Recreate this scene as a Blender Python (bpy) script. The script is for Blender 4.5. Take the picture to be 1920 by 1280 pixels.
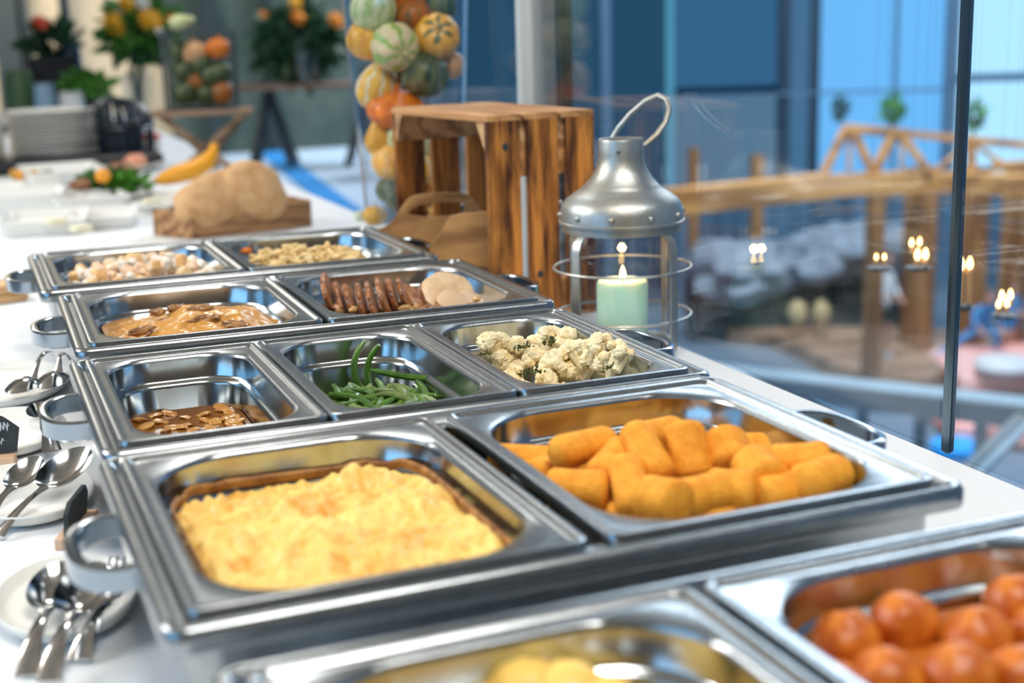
import bpy, bmesh, math, random
from math import sin, cos, pi, radians, sqrt, atan2
from mathutils import Vector, Matrix, noise, Euler
random.seed(7)
S = bpy.context.scene
for o in list(bpy.data.objects): bpy.data.objects.remove(o)
COL = S.collection
V = Vector

# ------------------------------------------------------------------ camera
FPX, YAW, PITCH, ROLL = 2564.6, -0.37554, 0.225146, -0.028977
CAM = V((-0.3566, -1.2721, 0.3221))
_r = V((cos(YAW), sin(YAW), 0))
_f = V((-sin(YAW)*cos(PITCH), cos(YAW)*cos(PITCH), -sin(PITCH)))
_u = _r.cross(_f)
CR = cos(ROLL)*_r + sin(ROLL)*_u
CU = -sin(ROLL)*_r + cos(ROLL)*_u
cam = bpy.data.cameras.new('camera'); co = bpy.data.objects.new('camera', cam); COL.objects.link(co)
M = Matrix(((CR.x, CU.x, -_f.x, CAM.x), (CR.y, CU.y, -_f.y, CAM.y), (CR.z, CU.z, -_f.z, CAM.z), (0, 0, 0, 1)))
co.matrix_world = M
cam.sensor_width = 36; cam.lens = FPX/1920*36
cam.clip_start = 0.05; cam.clip_end = 200
cam.dof.use_dof = True; cam.dof.focus_distance = 1.45; cam.dof.aperture_fstop = 3.8
S.camera = co

def ray(u, v): return _f + (u-960)/FPX*CR - (v-640)/FPX*CU
def at(u, v, z):
    d = ray(u, v); t = (z-CAM.z)/d.z; return CAM + d*t
def atd(u, v, t): return CAM + ray(u, v)*t

# ------------------------------------------------------------------ world, lights
w = bpy.data.worlds.new('world'); S.world = w; w.use_nodes = True
bg = w.node_tree.nodes['Background']; bg.inputs[0].default_value = (0.38, 0.60, 0.94, 1); bg.inputs[1].default_value = 0.30
S.view_settings.view_transform = 'Standard'; S.view_settings.look = 'None'
S.view_settings.exposure = 0.0; S.view_settings.gamma = 1.0; S.view_settings.use_curve_mapping = False
def area(name, loc, target, size, power, color, sy=None):
    l = bpy.data.lights.new(name, 'AREA'); l.energy = power; l.color = color; l.size = size
    if sy: l.shape = 'RECTANGLE'; l.size_y = sy
    o = bpy.data.objects.new(name, l); COL.objects.link(o); o.location = loc
    o.rotation_euler = (V(target)-V(loc)).to_track_quat('-Z', 'Y').to_euler(); return o
area('window_light', (-2.5, 1.7, 2.0), (0.0, 0.3, -0.1), 1.7, 112, (1.0, 0.98, 0.95), 1.3)
area('ceiling_lamp_light', (0.0, -0.9, 2.2), (0.0, 0.0, -0.1), 1.1, 72, (1.0, 0.95, 0.88))
area('ceiling_lamp_light', (0.4, 2.9, 2.2), (0.1, 2.9, -0.1), 0.5, 24, (1.0, 0.97, 0.92))
area('side_window_light', (-3.2, -1.2, 0.9), (0.0, 0.0, 0.0), 2.6, 30, (0.25, 0.60, 1.0), 1.6)
area('hall_light', (10, 12, 7), (9, 16, -5), 8, 3300, (0.85, 0.92, 1.0))
area('room_light', (-0.5, 8.5, 2.1), (0.3, 8, -0.9), 1.6, 52, (1.0, 0.95, 0.88))
area('room_light', (-0.4, 11.2, 2.1), (-0.4, 13.4, 0.3), 1.6, 150, (1.0, 0.90, 0.74))  # unseen lamp added to brighten the back wall

# ------------------------------------------------------------------ materials
def mat(name, col, rough=.5, metal=0, col2=None, nscale=20, stretch=(1, 1, 1), bump=0, bscale=None, emit=None, estr=1,
        trans=0, ior=1.45, sss=0, spec=.5, coat=0, det=4, ramp=(.35, .65), thin=False):
    m = bpy.data.materials.new(name); m.use_nodes = True; nt = m.node_tree; N = nt.nodes; L = nt.links
    p = N['Principled BSDF']; p.inputs['Base Color'].default_value = (*col, 1)
    p.inputs['Roughness'].default_value = rough; p.inputs['Metallic'].default_value = metal
    p.inputs['IOR'].default_value = ior; p.inputs['Specular IOR Level'].default_value = spec
    p.inputs['Transmission Weight'].default_value = trans; p.inputs['Coat Weight'].default_value = coat
    p.inputs['Subsurface Weight'].default_value = sss
    if sss: p.inputs['Subsurface Radius'].default_value = (.01, .006, .003); p.inputs['Subsurface Scale'].default_value = 1
    if col2 is not None or bump:
        tc = N.new('ShaderNodeTexCoord'); mp = N.new('ShaderNodeMapping'); mp.inputs['Scale'].default_value = stretch
        L.new(tc.outputs['Object'], mp.inputs[0])
        n = N.new('ShaderNodeTexNoise'); n.inputs['Scale'].default_value = nscale; n.inputs['Detail'].default_value = det
        n.inputs['Roughness'].default_value = .62
        L.new(mp.outputs[0], n.inputs['Vector'])
        if col2 is not None:
            r = N.new('ShaderNodeValToRGB'); r.color_ramp.elements[0].position = ramp[0]; r.color_ramp.elements[1].position = ramp[1]
            r.color_ramp.elements[0].color = (*col2, 1); r.color_ramp.elements[1].color = (*col, 1)
            L.new(n.outputs[0], r.inputs[0]); L.new(r.outputs[0], p.inputs['Base Color'])
        if bump:
            b = N.new('ShaderNodeBump'); b.inputs['Strength'].default_value = bump; b.inputs['Distance'].default_value = .003
            src = n
            if bscale:
                src = N.new('ShaderNodeTexNoise'); src.inputs['Scale'].default_value = bscale; src.inputs['Detail'].default_value = 3
                L.new(mp.outputs[0], src.inputs['Vector'])
            L.new(src.outputs[0], b.inputs['Height']); L.new(b.outputs[0], p.inputs['Normal'])
    if emit: p.inputs['Emission Color'].default_value = (*emit, 1); p.inputs['Emission Strength'].default_value = estr
    return m

def wood(name, light, dark, axis='x', scale=9, rough=.55, contrast=(.3, .7)):
    st = {'x': (.12, 1, 1), 'y': (1, .12, 1), 'z': (1, 1, .12)}[axis]
    m = mat(name, light, rough, 0, dark, scale*4, st, bump=.25, bscale=scale*14, det=8, ramp=contrast)
    nt = m.node_tree; N = nt.nodes; L = nt.links
    wv = N.new('ShaderNodeTexWave'); wv.inputs['Scale'].default_value = scale*1.3; wv.inputs['Distortion'].default_value = 7
    wv.inputs['Detail'].default_value = 3; wv.inputs['Detail Scale'].default_value = 1.5
    wv.bands_direction = 'DIAGONAL'
    mp = [n for n in N if n.type == 'MAPPING'][0]; L.new(mp.outputs[0], wv.inputs['Vector'])
    p = N['Principled BSDF']; rr = [n for n in N if n.type == 'VALTORGB'][0]
    mx = N.new('ShaderNodeMix'); mx.data_type = 'RGBA'; mx.blend_type = 'MULTIPLY'
    r2 = N.new('ShaderNodeValToRGB'); r2.color_ramp.elements[0].color = (.45, .38, .33, 1); r2.color_ramp.elements[1].color = (1, 1, 1, 1)
    r2.color_ramp.elements[1].position = .55
    L.new(wv.outputs[0], r2.inputs[0]); mx.inputs[0].default_value = .8
    L.new(rr.outputs[0], mx.inputs[6]); L.new(r2.outputs[0], mx.inputs[7]); L.new(mx.outputs[2], p.inputs['Base Color'])
    return m

def emis(name, col, s):
    m = bpy.data.materials.new(name); m.use_nodes = True; nt = m.node_tree; nt.nodes.clear()
    e = nt.nodes.new('ShaderNodeEmission'); e.inputs[0].default_value = (*col, 1); e.inputs[1].default_value = s
    o = nt.nodes.new('ShaderNodeOutputMaterial'); nt.links.new(e.outputs[0], o.inputs[0]); return m

STEEL = mat('brushed_steel', (.40, .43, .445), .27, 1, (.33, .355, .37), 45, (1, 1, 1), bump=.05, bscale=9, det=6)
STEEL_IN = mat('pan_steel', (.50, .53, .54), .17, 1, (.42, .45, .46), 30, (1, 1, 1), bump=.06, bscale=14, det=6)
CHROME = mat('polished_steel', (.36, .42, .48), .14, 1, bump=.05, nscale=20)
CLOTH = mat('white_cloth', (.80, .82, .83), .9, 0, (.77, .79, .80), 3, bump=.25, bscale=5)
PORC = mat('porcelain', (.80, .80, .76), .22, spec=.5)
DWOOD = wood('burnt_wood', (.68, .27, .05), (.075, .022, .007), 'z', 10, .5, (.40, .60))
DWOODX = wood('burnt_wood_side', (.78, .44, .18), (.36, .15, .05), 'y', 8, .6)
EDGEW = wood('raw_edge_wood', (.78, .50, .26), (.50, .27, .12), 'y', 9, .7)
PLY = wood('plywood', (.64, .36, .14), (.48, .25, .09), 'x', 5, .5)
PLYE = mat('plywood_edge', (.86, .60, .32), .6, 0, (.6, .36, .15), 60)
BWOOD = wood('bread_box_wood', (.58, .33, .15), (.22, .095, .035), 'x', 11, .6)
BOARD = wood('board_wood', (.80, .52, .26), (.62, .36, .15), 'x', 4, .5)
GALV = mat('galvanised_metal', (.46, .50, .50), .44, .9, (.42, .36, .27), 16, bump=.2, bscale=60, det=8, ramp=(.33, .6))
SLATE = mat('slate', (.020, .028, .034), .6, 0, (.035, .045, .05), 60, bump=.2)
CHALK = mat('chalk', (.55, .62, .66), .95)
def glass(name, col=(1, 1, 1), refl=.0, rough=0):
    # thin pane: clear transmission plus Fresnel reflection
    m = bpy.data.materials.new(name); m.use_nodes = True; nt = m.node_tree; N = nt.nodes; L = nt.links; N.clear()
    t = N.new('ShaderNodeBsdfTransparent'); t.inputs[0].default_value = (*col, 1)
    g = N.new('ShaderNodeBsdfGlossy'); g.inputs['Roughness'].default_value = rough
    lw = N.new('ShaderNodeFresnel'); geo = N.new('ShaderNodeNewGeometry')   # same reflectance on both faces of the thin pane
    mi = N.new('ShaderNodeMath'); mi.operation = 'MULTIPLY_ADD'; mi.inputs[1].default_value = 1/1.5-1.5; mi.inputs[2].default_value = 1.5
    L.new(geo.outputs['Backfacing'], mi.inputs[0]); L.new(mi.outputs[0], lw.inputs[0])
    a = N.new('ShaderNodeMath'); a.operation = 'MULTIPLY_ADD'; a.inputs[1].default_value = 1.0; a.inputs[2].default_value = refl
    mx = N.new('ShaderNodeMixShader'); o = N.new('ShaderNodeOutputMaterial')
    L.new(lw.outputs[0], a.inputs[0]); L.new(a.outputs[0], mx.inputs[0]); L.new(t.outputs[0], mx.inputs[1]); L.new(g.outputs[0], mx.inputs[2])
    L.new(mx.outputs[0], o.inputs[0]); return m
PANE = glass('window_glass', (.95, .98, .99), .0)
VGLASS = glass('vase_glass', (.95, .97, .98), .02)

# ------------------------------------------------------------------ mesh helpers
class MB:
    def __init__(s): s.v = []; s.f = []
    def add(s, vs, fs):
        n = len(s.v); s.v += [V(q) for q in vs]; s.f += [tuple(i+n for i in f) for f in fs]; return s
    def loft(s, rings, cap0=False, cap1=False, closed=True):
        n = len(rings[0]); b = len(s.v)
        for r in rings: s.v += [V(q) for q in r]
        for i in range(len(rings)-1):
            for j in range(n if closed else n-1):
                k = (j+1) % n
                s.f.append((b+i*n+j, b+i*n+k, b+(i+1)*n+k, b+(i+1)*n+j))
        if cap0: s.f.append(tuple(b+j for j in reversed(range(n))))
        if cap1: s.f.append(tuple(b+(len(rings)-1)*n+j for j in range(n)))
        return s
    def box(s, c, sz, rot=None, bev=0):
        c = V(c); hx, hy, hz = [q/2 for q in sz]
        if bev <= 0:
            vs = [V((x, y, z)) for x in (-hx, hx) for y in (-hy, hy) for z in (-hz, hz)]
            fs = [(0, 1, 3, 2), (4, 6, 7, 5), (0, 4, 5, 1), (2, 3, 7, 6), (0, 2, 6, 4), (1, 5, 7, 3)]
        else:
            b = min(bev, hx*.9, hy*.9, hz*.9)
            rr = lambda ex, ey, z: [V((-ex, -ey, z)), V((ex, -ey, z)), V((ex, ey, z)), V((-ex, ey, z))]
            def oct_(ex, ey, z, k): return [V((-ex+k, -ey, z)), V((ex-k, -ey, z)), V((ex, -ey+k, z)), V((ex, ey-k, z)), V((ex-k, ey, z)), V((-ex+k, ey, z)), V((-ex, ey-k, z)), V((-ex, -ey+k, z))]
            rs = [oct_(hx-b, hy-b, -hz, b*.5), oct_(hx, hy, -hz+b, b), oct_(hx, hy, hz-b, b), oct_(hx-b, hy-b, hz, b*.5)]
            m = MB().loft(rs, True, True); vs, fs = m.v, m.f
        R = rot if rot is not None else Matrix.Identity(3)
        return s.add([c + R @ q for q in vs], fs)
    def tube(s, path, r, n=8, caps=True, closed=False, flat=None):
        P = [V(q) for q in path]; rings = []; up = None; m = len(P)
        for i, p in enumerate(P):
            if closed: t = P[(i+1) % m]-P[i-1]
            else: t = P[min(i+1, m-1)]-P[max(i-1, 0)]
            t.normalize()
            if up is None:
                up = V((0, 0, 1)) if abs(t.z) < .9 else V((0, 1, 0))
                if flat is not None and isinstance(flat, tuple): up = V(flat[2])
            a = t.cross(up)
            if a.length < 1e-5: a = t.orthogonal()
            a.normalize(); b = a.cross(t).normalized()
            if not (isinstance(flat, tuple)): up = b
            rad = r[i] if isinstance(r, (list, tuple)) else r
            ra, rb = (rad*flat[0], rad*flat[1]) if flat else (rad, rad)
            rings.append([p + a*ra*cos(2*pi*k/n) + b*rb*sin(2*pi*k/n) for k in range(n)])
        if closed: rings.append(rings[0]); caps = False
        return s.loft(rings, caps, caps)
    def lathe(s, prof, n=32, c=(0, 0, 0), caps=(False, False)):
        c = V(c)
        return s.loft([[c+V((r*cos(2*pi*k/n), r*sin(2*pi*k/n), z)) for k in range(n)] for r, z in prof], caps[0], caps[1])
    def ball(s, c, rad, R=None, n=12, m=8, nz=0, seed=0, ns=3, sup=1):
        c = V(c); rad = V(rad) if hasattr(rad, '__len__') else V((rad,)*3); R = R or Matrix.Identity(3); rings = []
        def pt(d):
            if sup != 1: d = V([math.copysign(abs(q)**sup, q) for q in d])
            k = 1 + nz*noise.noise(d*ns+V((seed*3.1, seed*1.7, seed)))
            return c + R @ V((d.x*rad.x*k, d.y*rad.y*k, d.z*rad.z*k))
        for i in range(1, m):
            th = pi*i/m
            rings.append([pt(V((sin(th)*cos(2*pi*k/n), sin(th)*sin(2*pi*k/n), -cos(th)))) for k in range(n)])
        b = len(s.v); s.loft(rings)
        s.v += [pt(V((0, 0, -1))), pt(V((0, 0, 1)))]; e = len(s.v)
        for k in range(n):
            s.f.append((e-2, b+(k+1) % n, b+k)); s.f.append((e-1, b+(m-2)*n+k, b+(m-2)*n+(k+1) % n))
        return s
    def mesh(s, name, m, smooth=True):
        me = bpy.data.meshes.new(name); me.from_pydata([tuple(q) for q in s.v], [], s.f); me.update()
        me.polygons.foreach_set('use_smooth', [smooth]*len(me.polygons))
        for x in (m if isinstance(m, list) else [m]): me.materials.append(x)
        bm = bmesh.new(); bm.from_mesh(me); bmesh.ops.recalc_face_normals(bm, faces=bm.faces); bm.to_mesh(me); bm.free()
        if smooth:
            try: me.set_sharp_from_angle(angle=radians(42))
            except Exception: pass
        return me
    def build(s, name, m, parent=None, smooth=True, loc=None, rz=0):
        o = bpy.data.objects.new(name, s.mesh(name, m, smooth)); COL.objects.link(o)
        if parent: o.parent = parent
        if loc is not None: o.location = loc
        if rz: o.rotation_euler = (0, 0, rz)
        return o
def recentre(o):
    me = o.data; c = sum((v.co for v in me.vertices), V())/max(1, len(me.vertices)); zz = min(v.co.z for v in me.vertices)
    c.z = zz
    for v in me.vertices: v.co -= c
    o.location = o.location + c; return o
def tag(o, label=None, cat=None, group=None, kind=None):
    if label: o['label'] = label
    if cat: o['category'] = cat
    if group: o['group'] = group
    if kind: o['kind'] = kind
    return o
def empty(name, loc, label, cat, group=None, rz=0):
    o = bpy.data.objects.new(name, None); COL.objects.link(o); o.location = loc; o.rotation_euler = (0, 0, rz)
    o.empty_display_size = .02
    return tag(o, label, cat, group)
def dup(o, loc=None, rot=None, label=None, scale=None, group=None):
    c = o.copy(); COL.objects.link(c)
    if loc is not None: c.location = loc
    if rot is not None: c.rotation_euler = rot
    if scale is not None: c.scale = scale
    if label: c['label'] = label
    if group: c['group'] = group
    for ch in list(o.children):
        d = ch.copy(); COL.objects.link(d); d.parent = c
        for g in list(ch.children):
            e = g.copy(); COL.objects.link(e); e.parent = d
    return c
def Rz(a): return Matrix.Rotation(a, 3, 'Z')
def Re(x, y, z): return Euler((x, y, z)).to_matrix()
def rr(hx, hy, r, z, n=8, c=(0, 0)):
    r = min(r, hx, hy); out = []
    for k, (sx, sy) in enumerate(((1, 1), (-1, 1), (-1, -1), (1, -1))):
        for i in range(n+1):
            a = pi/2*k + pi/2*i/n
            out.append(V((c[0]+sx*(hx-r)+r*cos(a), c[1]+sy*(hy-r)+r*sin(a), z)))
    return out
def struct(name, mb, m, smooth=False, **k): return tag(mb.build(name, m, None, smooth, **k), kind='structure')

# ================================================================== STRUCTURE
TZ = -0.12; FZ = -0.87
FLOORM = mat('pale_floor', (.50, .62, .74), .35, 0, (.42, .55, .70), 1.2)
struct('floor', MB().box((-2.6, 4.5, FZ-.02), (7.2, 21, .04)), FLOORM)
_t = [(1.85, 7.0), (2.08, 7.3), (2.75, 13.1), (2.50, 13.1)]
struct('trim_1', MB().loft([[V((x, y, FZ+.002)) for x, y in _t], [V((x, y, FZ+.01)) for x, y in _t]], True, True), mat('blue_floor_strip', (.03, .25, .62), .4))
pl_ = [(1.0, 3.2), (1.42, 5.2), (4.0, 13.3), (4.0, 15), (1.0, 15)]
struct('floor', MB().loft([[V((x, y, FZ-.30)) for x, y in pl_], [V((x, y, FZ)) for x, y in pl_]], True, True), FLOORM)
CEIL = mat('warm_ceiling', (.58, .46, .33), .8, 0, (.38, .30, .22), 2)
struct('ceiling', MB().box((-2.0, 4.5, 2.32), (7.0, 21, .06)), CEIL)
WALLB = mat('beige_wall', (.72, .60, .42), .85, 0, (.62, .51, .36), 1.5)
WALLG = mat('dark_green_wall', (.055, .085, .075), .7, 0, (.12, .16, .13), 1.1)
struct('wall_back', MB().box((-.4, 13.4, .8), (4.2, .1, 3.5)), WALLB)
struct('wall_back', MB().box((2.85, 13.2, .8), (2.3, .1, 3.5)), WALLG)
WALLW = mat('warm_room_wall', (.42, .28, .17), .8, 0, (.32, .20, .12), 1.5)
struct('wall_front', MB().box((-1.8, -4.6, .75), (8.4, .1, 3.2)), WALLW)
# dark posts that divide the back wall
DK = mat('dark_paint', (.035, .05, .055), .5)
for u, wd in ((15, .26), (45, .10), (122, .07), (390, .16), (500, .10)):
    p = at(u, 90, 0); d = ray(u, 60); t = (13.1-CAM.y)/d.y; q = CAM+d*t
    struct('trim_2', MB().box((q.x, 13.1, .8), (wd, .12, 3.4)), DK)
# glass partition on the table's right edge
GX = 0.578
wn = tag(MB().box((GX, -.78, .42), (.006, 1.24, 1.10), bev=.0).build('window_1', PANE, None, False), kind='structure')
wn2 = tag(MB().box((GX, .385, .42), (.006, 1.05, 1.10)).build('window_2', PANE, None, False), kind='structure')
POSTM = mat('dark_steel_post', (.16, .22, .25), .22, 1)
struct('trim_3', MB().box((GX, -.151, .42), (.012, .012, 1.10), bev=.003), POSTM)
FRM = mat('window_frame_paint', (.42, .45, .44), .4, 0)
fx = CAM + ray(1010, 120)*((GX+.02-CAM.x)/ray(1010, 120).x)
struct('trim_4', MB().box((fx.x-.005, fx.y-.012, .6), (.05, .045, 1.6), bev=.004), FRM)
struct('trim_5', MB().box((fx.x+.015, fx.y+.055, .6), (.06, .03, 1.6), bev=.004), mat('window_frame_light', (.52, .58, .60), .4))
struct('trim_6', MB().box((fx.x+.03, fx.y-.045, .6), (.02, .02, 1.6)), mat('gasket', (.03, .06, .07), .5))
wn3 = tag(MB().box((GX+.02, 1.42, .6), (.006, .78, 1.46)).build('window_3', PANE, None, False), kind='structure')

# ---- buffet table: white cloth with hanging sides
tb = empty('buffet_table', (0.0, 2.4, FZ), 'long buffet table under a white cloth, carrying all the steel food pans', 'table')
def _cl(hx, hy, z, a=0): return rr(hx, hy, .015, z, 4)
MB().loft([_cl(.705, 3.6, .02), _cl(.70, 3.6, .73), _cl(.699, 3.599, .745), _cl(.694, 3.594, .75)], False, True).build('tablecloth', CLOTH, tb, True, (-.148, 0, 0))
MB().box((-.148, 0, .355), (1.30, 7.0, .71)).build('table_frame', DK, tb, False)
# ================================================================== CHAFERS AND PANS
FL, FW = .280, .1795
def handle_mb(side):
    m = MB(); pts = []
    L_, D_ = .052, .038
    pr = [(0, -L_)] + [(D_*(.25+.75*sin(a)), -L_*cos(a)**.75) for a in [pi/2*k/9 for k in range(1, 9)]] + [(D_, 0)]
    pr += [(x, -y) for x, y in reversed(pr[:-1])]
    outer = []
    ring = []
    for x, y in pr: ring.append((side*(FL-.004+x), y))
    rings = []
    th = .0045
    for i, (x, y) in enumerate(ring):
        a = V((*ring[max(i-1, 0)], 0)); b = V((*ring[min(i+1, len(ring)-1)], 0)); t = (b-a).normalized(); n_ = V((-t.y, t.x, 0))
        p = V((x, y, 0))
        rings.append([p+n_*th+V((0, 0, -.006)), p+n_*th*.3+V((0, 0, -.0045)), p-n_*th*.3+V((0, 0, -.0045)), p-n_*th+V((0, 0, -.006)),
                      p-n_*th+V((0, 0, -.021)), p-n_*th*.3+V((0, 0, -.0225)), p+n_*th*.3+V((0, 0, -.0225)), p+n_*th+V((0, 0, -.021))])
    return m.loft(rings, True, True)
def make_chafer():
    t = empty('chafing_dish', (0, 0, TZ), '', 'chafing dish'); H = -TZ
    q = lambda i, z, r: rr(FL-i, FW-i, r, z+H, 7)
    MB().loft([q(.008, -.0165, .012), q(.001, -.016, .014), q(0, -.0145, .016), q(0, -.004, .016), q(.0015, -.001, .0155), q(.0045, .0005, .014), q(.0085, -.0006, .011),
               q(.0105, -.004, .01), q(.0125, -.0065, .009), q(.03, -.0065, .008)]).build('frame', STEEL, t)
    q2 = lambda i, z, r: rr(FL-.016-i, FW-.016-i, r, z+H, 7)
    MB().loft([q2(0, -.012, .02), q2(.001, -.05, .02), q2(.004, -.066, .024), q2(.016, -.073, .02)], False, True).build('water_basin', STEEL, t)
    for s in (-1, 1): o = handle_mb(s).build('handle', CHROME, t); o.location.z = H
    for sx in (-1, 1):
        for sy in (-1, 1):
            MB().lathe([(.0, -.003), (.011, -.003), (.011, .0), (.009, .008), (.008, .052)], 12, (sx*(FL-.045), sy*(FW-.045), .003), (True, True)).build('leg', DK, t)
    return t
CH = {'F': ((-.002, .792), -.0006, 'steel chafing dish farthest from the camera, holding diced potato and noodle pans'),
      'E': ((.0132, .397), -.0139, 'steel chafing dish holding the stew pan and the sliced roast pan'),
      'D': ((0, 0), 0, 'steel chafing dish holding three pans of mushroom sauce, green beans and cauliflower'),
      'C': ((-.0042, -.3639), .0064, 'steel chafing dish holding the gratin pan and the golden croquettes pan'),
      'B': ((.0125, -.775), .004, 'steel chafing dish nearest the camera, cut off by the lower edge')}
ch0 = make_chafer(); first = True
for k, (xy, rz, lab) in CH.items():
    o = ch0 if first else dup(ch0); first = False
    o.location = (xy[0], xy[1], TZ); o.rotation_euler = (0, 0, rz); o['label'] = lab; o['group'] = 'chafing dishes in a row along the table'
def L2W(k, x, y, z=0):
    (cx, cy), a, _ = CH[k]; return V((cx+cos(a)*x-sin(a)*y, cy+sin(a)*x+cos(a)*y, z))
def make_pan(k, x0, x1, depth, label, wet=None):
    # outer half sizes
    cx = (x0+x1)/2; hx = (x1-x0)/2-.0008; hy = .1625
    t = empty('food_pan', L2W(k, cx, 0), label, 'food pan', 'steel food pans', CH[k][1])
    n = 10; R = .064 if hx > .1 else .045
    q = lambda i, z, r: rr(hx-i, hy-i, r, z, n)
    rim = MB().loft([q(0, -.0055, .010), q(0, .0005, .010), (q(.0008, .0026, .010)), q(.003, .0032, .009), q(.0052, .0026, .008), q(.0068, .0006, .008), q(.0085, 0, .0075),
                     q(.0125, .0, .02), q(.0155, -.0004, R*.9), q(.0172, -.0018, R), q(.0182, -.0045, R)])
    rim.build('rim', STEEL, t)
    wl = MB().loft([q(.0182, -.0045, R), q(.0195, -.024, R), q(.0205, -.0262, R), q(.0235, -.0275, R-.003), q(.0255, -.029, R-.004), q(.0262, -.032, R-.004), q(.033, -depth+.012, R-.008), q(.036, -depth+.004, R-.010), q(.043, -depth, R-.015)], False, True)
    wl.build('basin', STEEL_IN, t)
    # stiffening ears in the corners
    return t
P3 = [-.265, -.0885, .0882, .265]; P2 = [-.265, -.001, .265]
make_pan('F', -.264, -.001, .05, 'steel pan of diced pink and white potato salad at the far end')
make_pan('F', .001, .265, .05, 'half-size steel pan of pale noodles at the far right end of the row')
make_pan('E', -.264, -.003, .055, 'half-size steel pan filled with meat in brown cream sauce')
make_pan('E', .001, .265, .055, 'half-size steel pan filled with sliced browned roast')
make_pan('D', P3[0], P3[1], .10, 'third-size deep steel pan with thin brown mushroom sauce')
make_pan('D', P3[1], P3[2], .10, 'third-size deep steel pan with green beans')
make_pan('D', P3[2], P3[3], .10, 'third-size deep steel pan with roasted cauliflower')
make_pan('C', -.264, -.008, .065, 'half-size steel pan holding the yellow baked gratin')
make_pan('C', .004, .264, .065, 'half-size steel pan holding golden croquettes')
make_pan('B', -.265, -.003, .065, 'nearest steel pan, with yellow dumplings, at the lower edge')
make_pan('B', .003, .265, .065, 'half-size steel pan with orange meatballs in red sauce, lower right corner')
# ================================================================== FOOD
def heap(k, x0, x1, inset, depthz, hfun, name, m, label, cat, n=64, nz=1, R=.055, kind=None):
    """one mass of food that fills a pan: height field inside the rounded basin"""
    hx = (x1-x0)/2-inset; hy = .1625-inset; cx = (x0+x1)/2
    mb = MB(); N_ = n; rings = []
    r0 = rr(hx, hy, R, 0, 8); ring0 = []
    for a, b in zip(r0, r0[1:]+r0[:1]):
        kk = max(1, int((b-a).length/(.0026 if n > 30 else .01))); ring0 += [a.lerp(b, j/kk) for j in range(kk)]
    for i in range(N_, 0, -1):
        s = i/N_
        rings.append([V((p.x*s, p.y*s, hfun(p.x*s, p.y*s, s))) for p in ring0])
    mb.loft([[V((p.x*.98, p.y*.98, depthz)) for p in ring0]] + rings, True, True)
    o = mb.build(name, m, None, True, L2W(k, cx, 0), CH[k][1])
    return tag(o, label, cat, None, kind)
def nz(x, y, s, k=0): return noise.noise(V((x*s, y*s, k)))
def fb(x, y, s, k=0): return nz(x, y, s, k)+.5*nz(x, y, s*2.1, k+5)+.28*nz(x, y, s*4.3, k+9)

# ---- gratin
GRAT = mat('gratin', (.88, .61, .17), .42, 0, (.74, .33, .04), 24, bump=.35, bscale=90, det=5, sss=.12, ramp=(.30, .52))
def gh(x, y, s):
    e = min(1, (1-s)*9)
    b = .009*fb(x, y, 26, 2)+.0035*abs(nz(x, y, 85, 4))*2+.0012*nz(x, y, 200, 6)
    slump = -.010*math.exp(-((x+.03)**2/.006+(y-.115)**2/.0008))
    pk = .010*math.exp(-((x-.04)**2/.0003+(y-.085)**2/.00012))
    return -.022+.004*math.exp(-(x*x+y*y)/.008)+b*e*1.15+slump-.009*(1-e)+pk
g = heap('C', -.264, -.008, .024, -.050, gh, 'potato_gratin', GRAT, 'golden cheese-topped potato gratin filling the left pan of the second nearest dish', 'gratin', 70)
CRUST = mat('burnt_crust', (.16, .055, .012), .6, 0, (.42, .20, .05), 60, bump=.4)
mb = MB(); ring = rr(.128-.0262, .1625-.0262, .056, 0, 14)
rings = []
for dz, off in ((-.006, .0), (-.004, .003), (.001, .0036), (.003, .0006)):
    rings.append([V((p.x*(1-off/.12), p.y*(1-off/.15), -.021+dz+.004*noise.noise(V((p.x*60, p.y*60, 1)))+.003*noise.noise(V((p.x*160, p.y*160, 3))))) for p in ring])
o = mb.loft(rings).build('burnt_crust', CRUST, g); o['label'] = 'dark burnt crust ring along the pan wall'

# ---- croquettes
CROQ = mat('breadcrumb', (.89, .40, .035), .75, 0, (.76, .28, .015), 90, bump=.45, bscale=420, sss=.08)
def croq_mesh(L_, r, sup=1, seed=0):
    m = MB(); prof = [(0, 0), (.45, .002), (.8, .008), (.97, .02), (1, .035)]
    N_ = 20; rings = []
    xs = [0, .01, .03, .07, .15, .28, .42, .58, .72, .85, .93, .97, .99, 1]
    for q in xs:
        e = min(q, 1-q); R_ = r*min(1, (1-(1-min(e/.14, 1))**2)**.5*.98+.02)
        R_ *= 1+.04*sin(q*5+seed)
        rings.append([V(((q-.5)*L_, R_*cos(2*pi*k/N_)*(1+.03*noise.noise(V((q*3, k, seed)))), R_*.95*sin(2*pi*k/N_))) for k in range(N_)])
    return m.loft(rings, True, True).mesh('croquette', CROQ)
cm = [croq_mesh(.062, .0145, seed=1), croq_mesh(.050, .0170, seed=2), croq_mesh(.040, .0185, seed=3)]
def rot_x(dv): return V(dv).normalized().to_track_quat('X', 'Z').to_euler()
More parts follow.
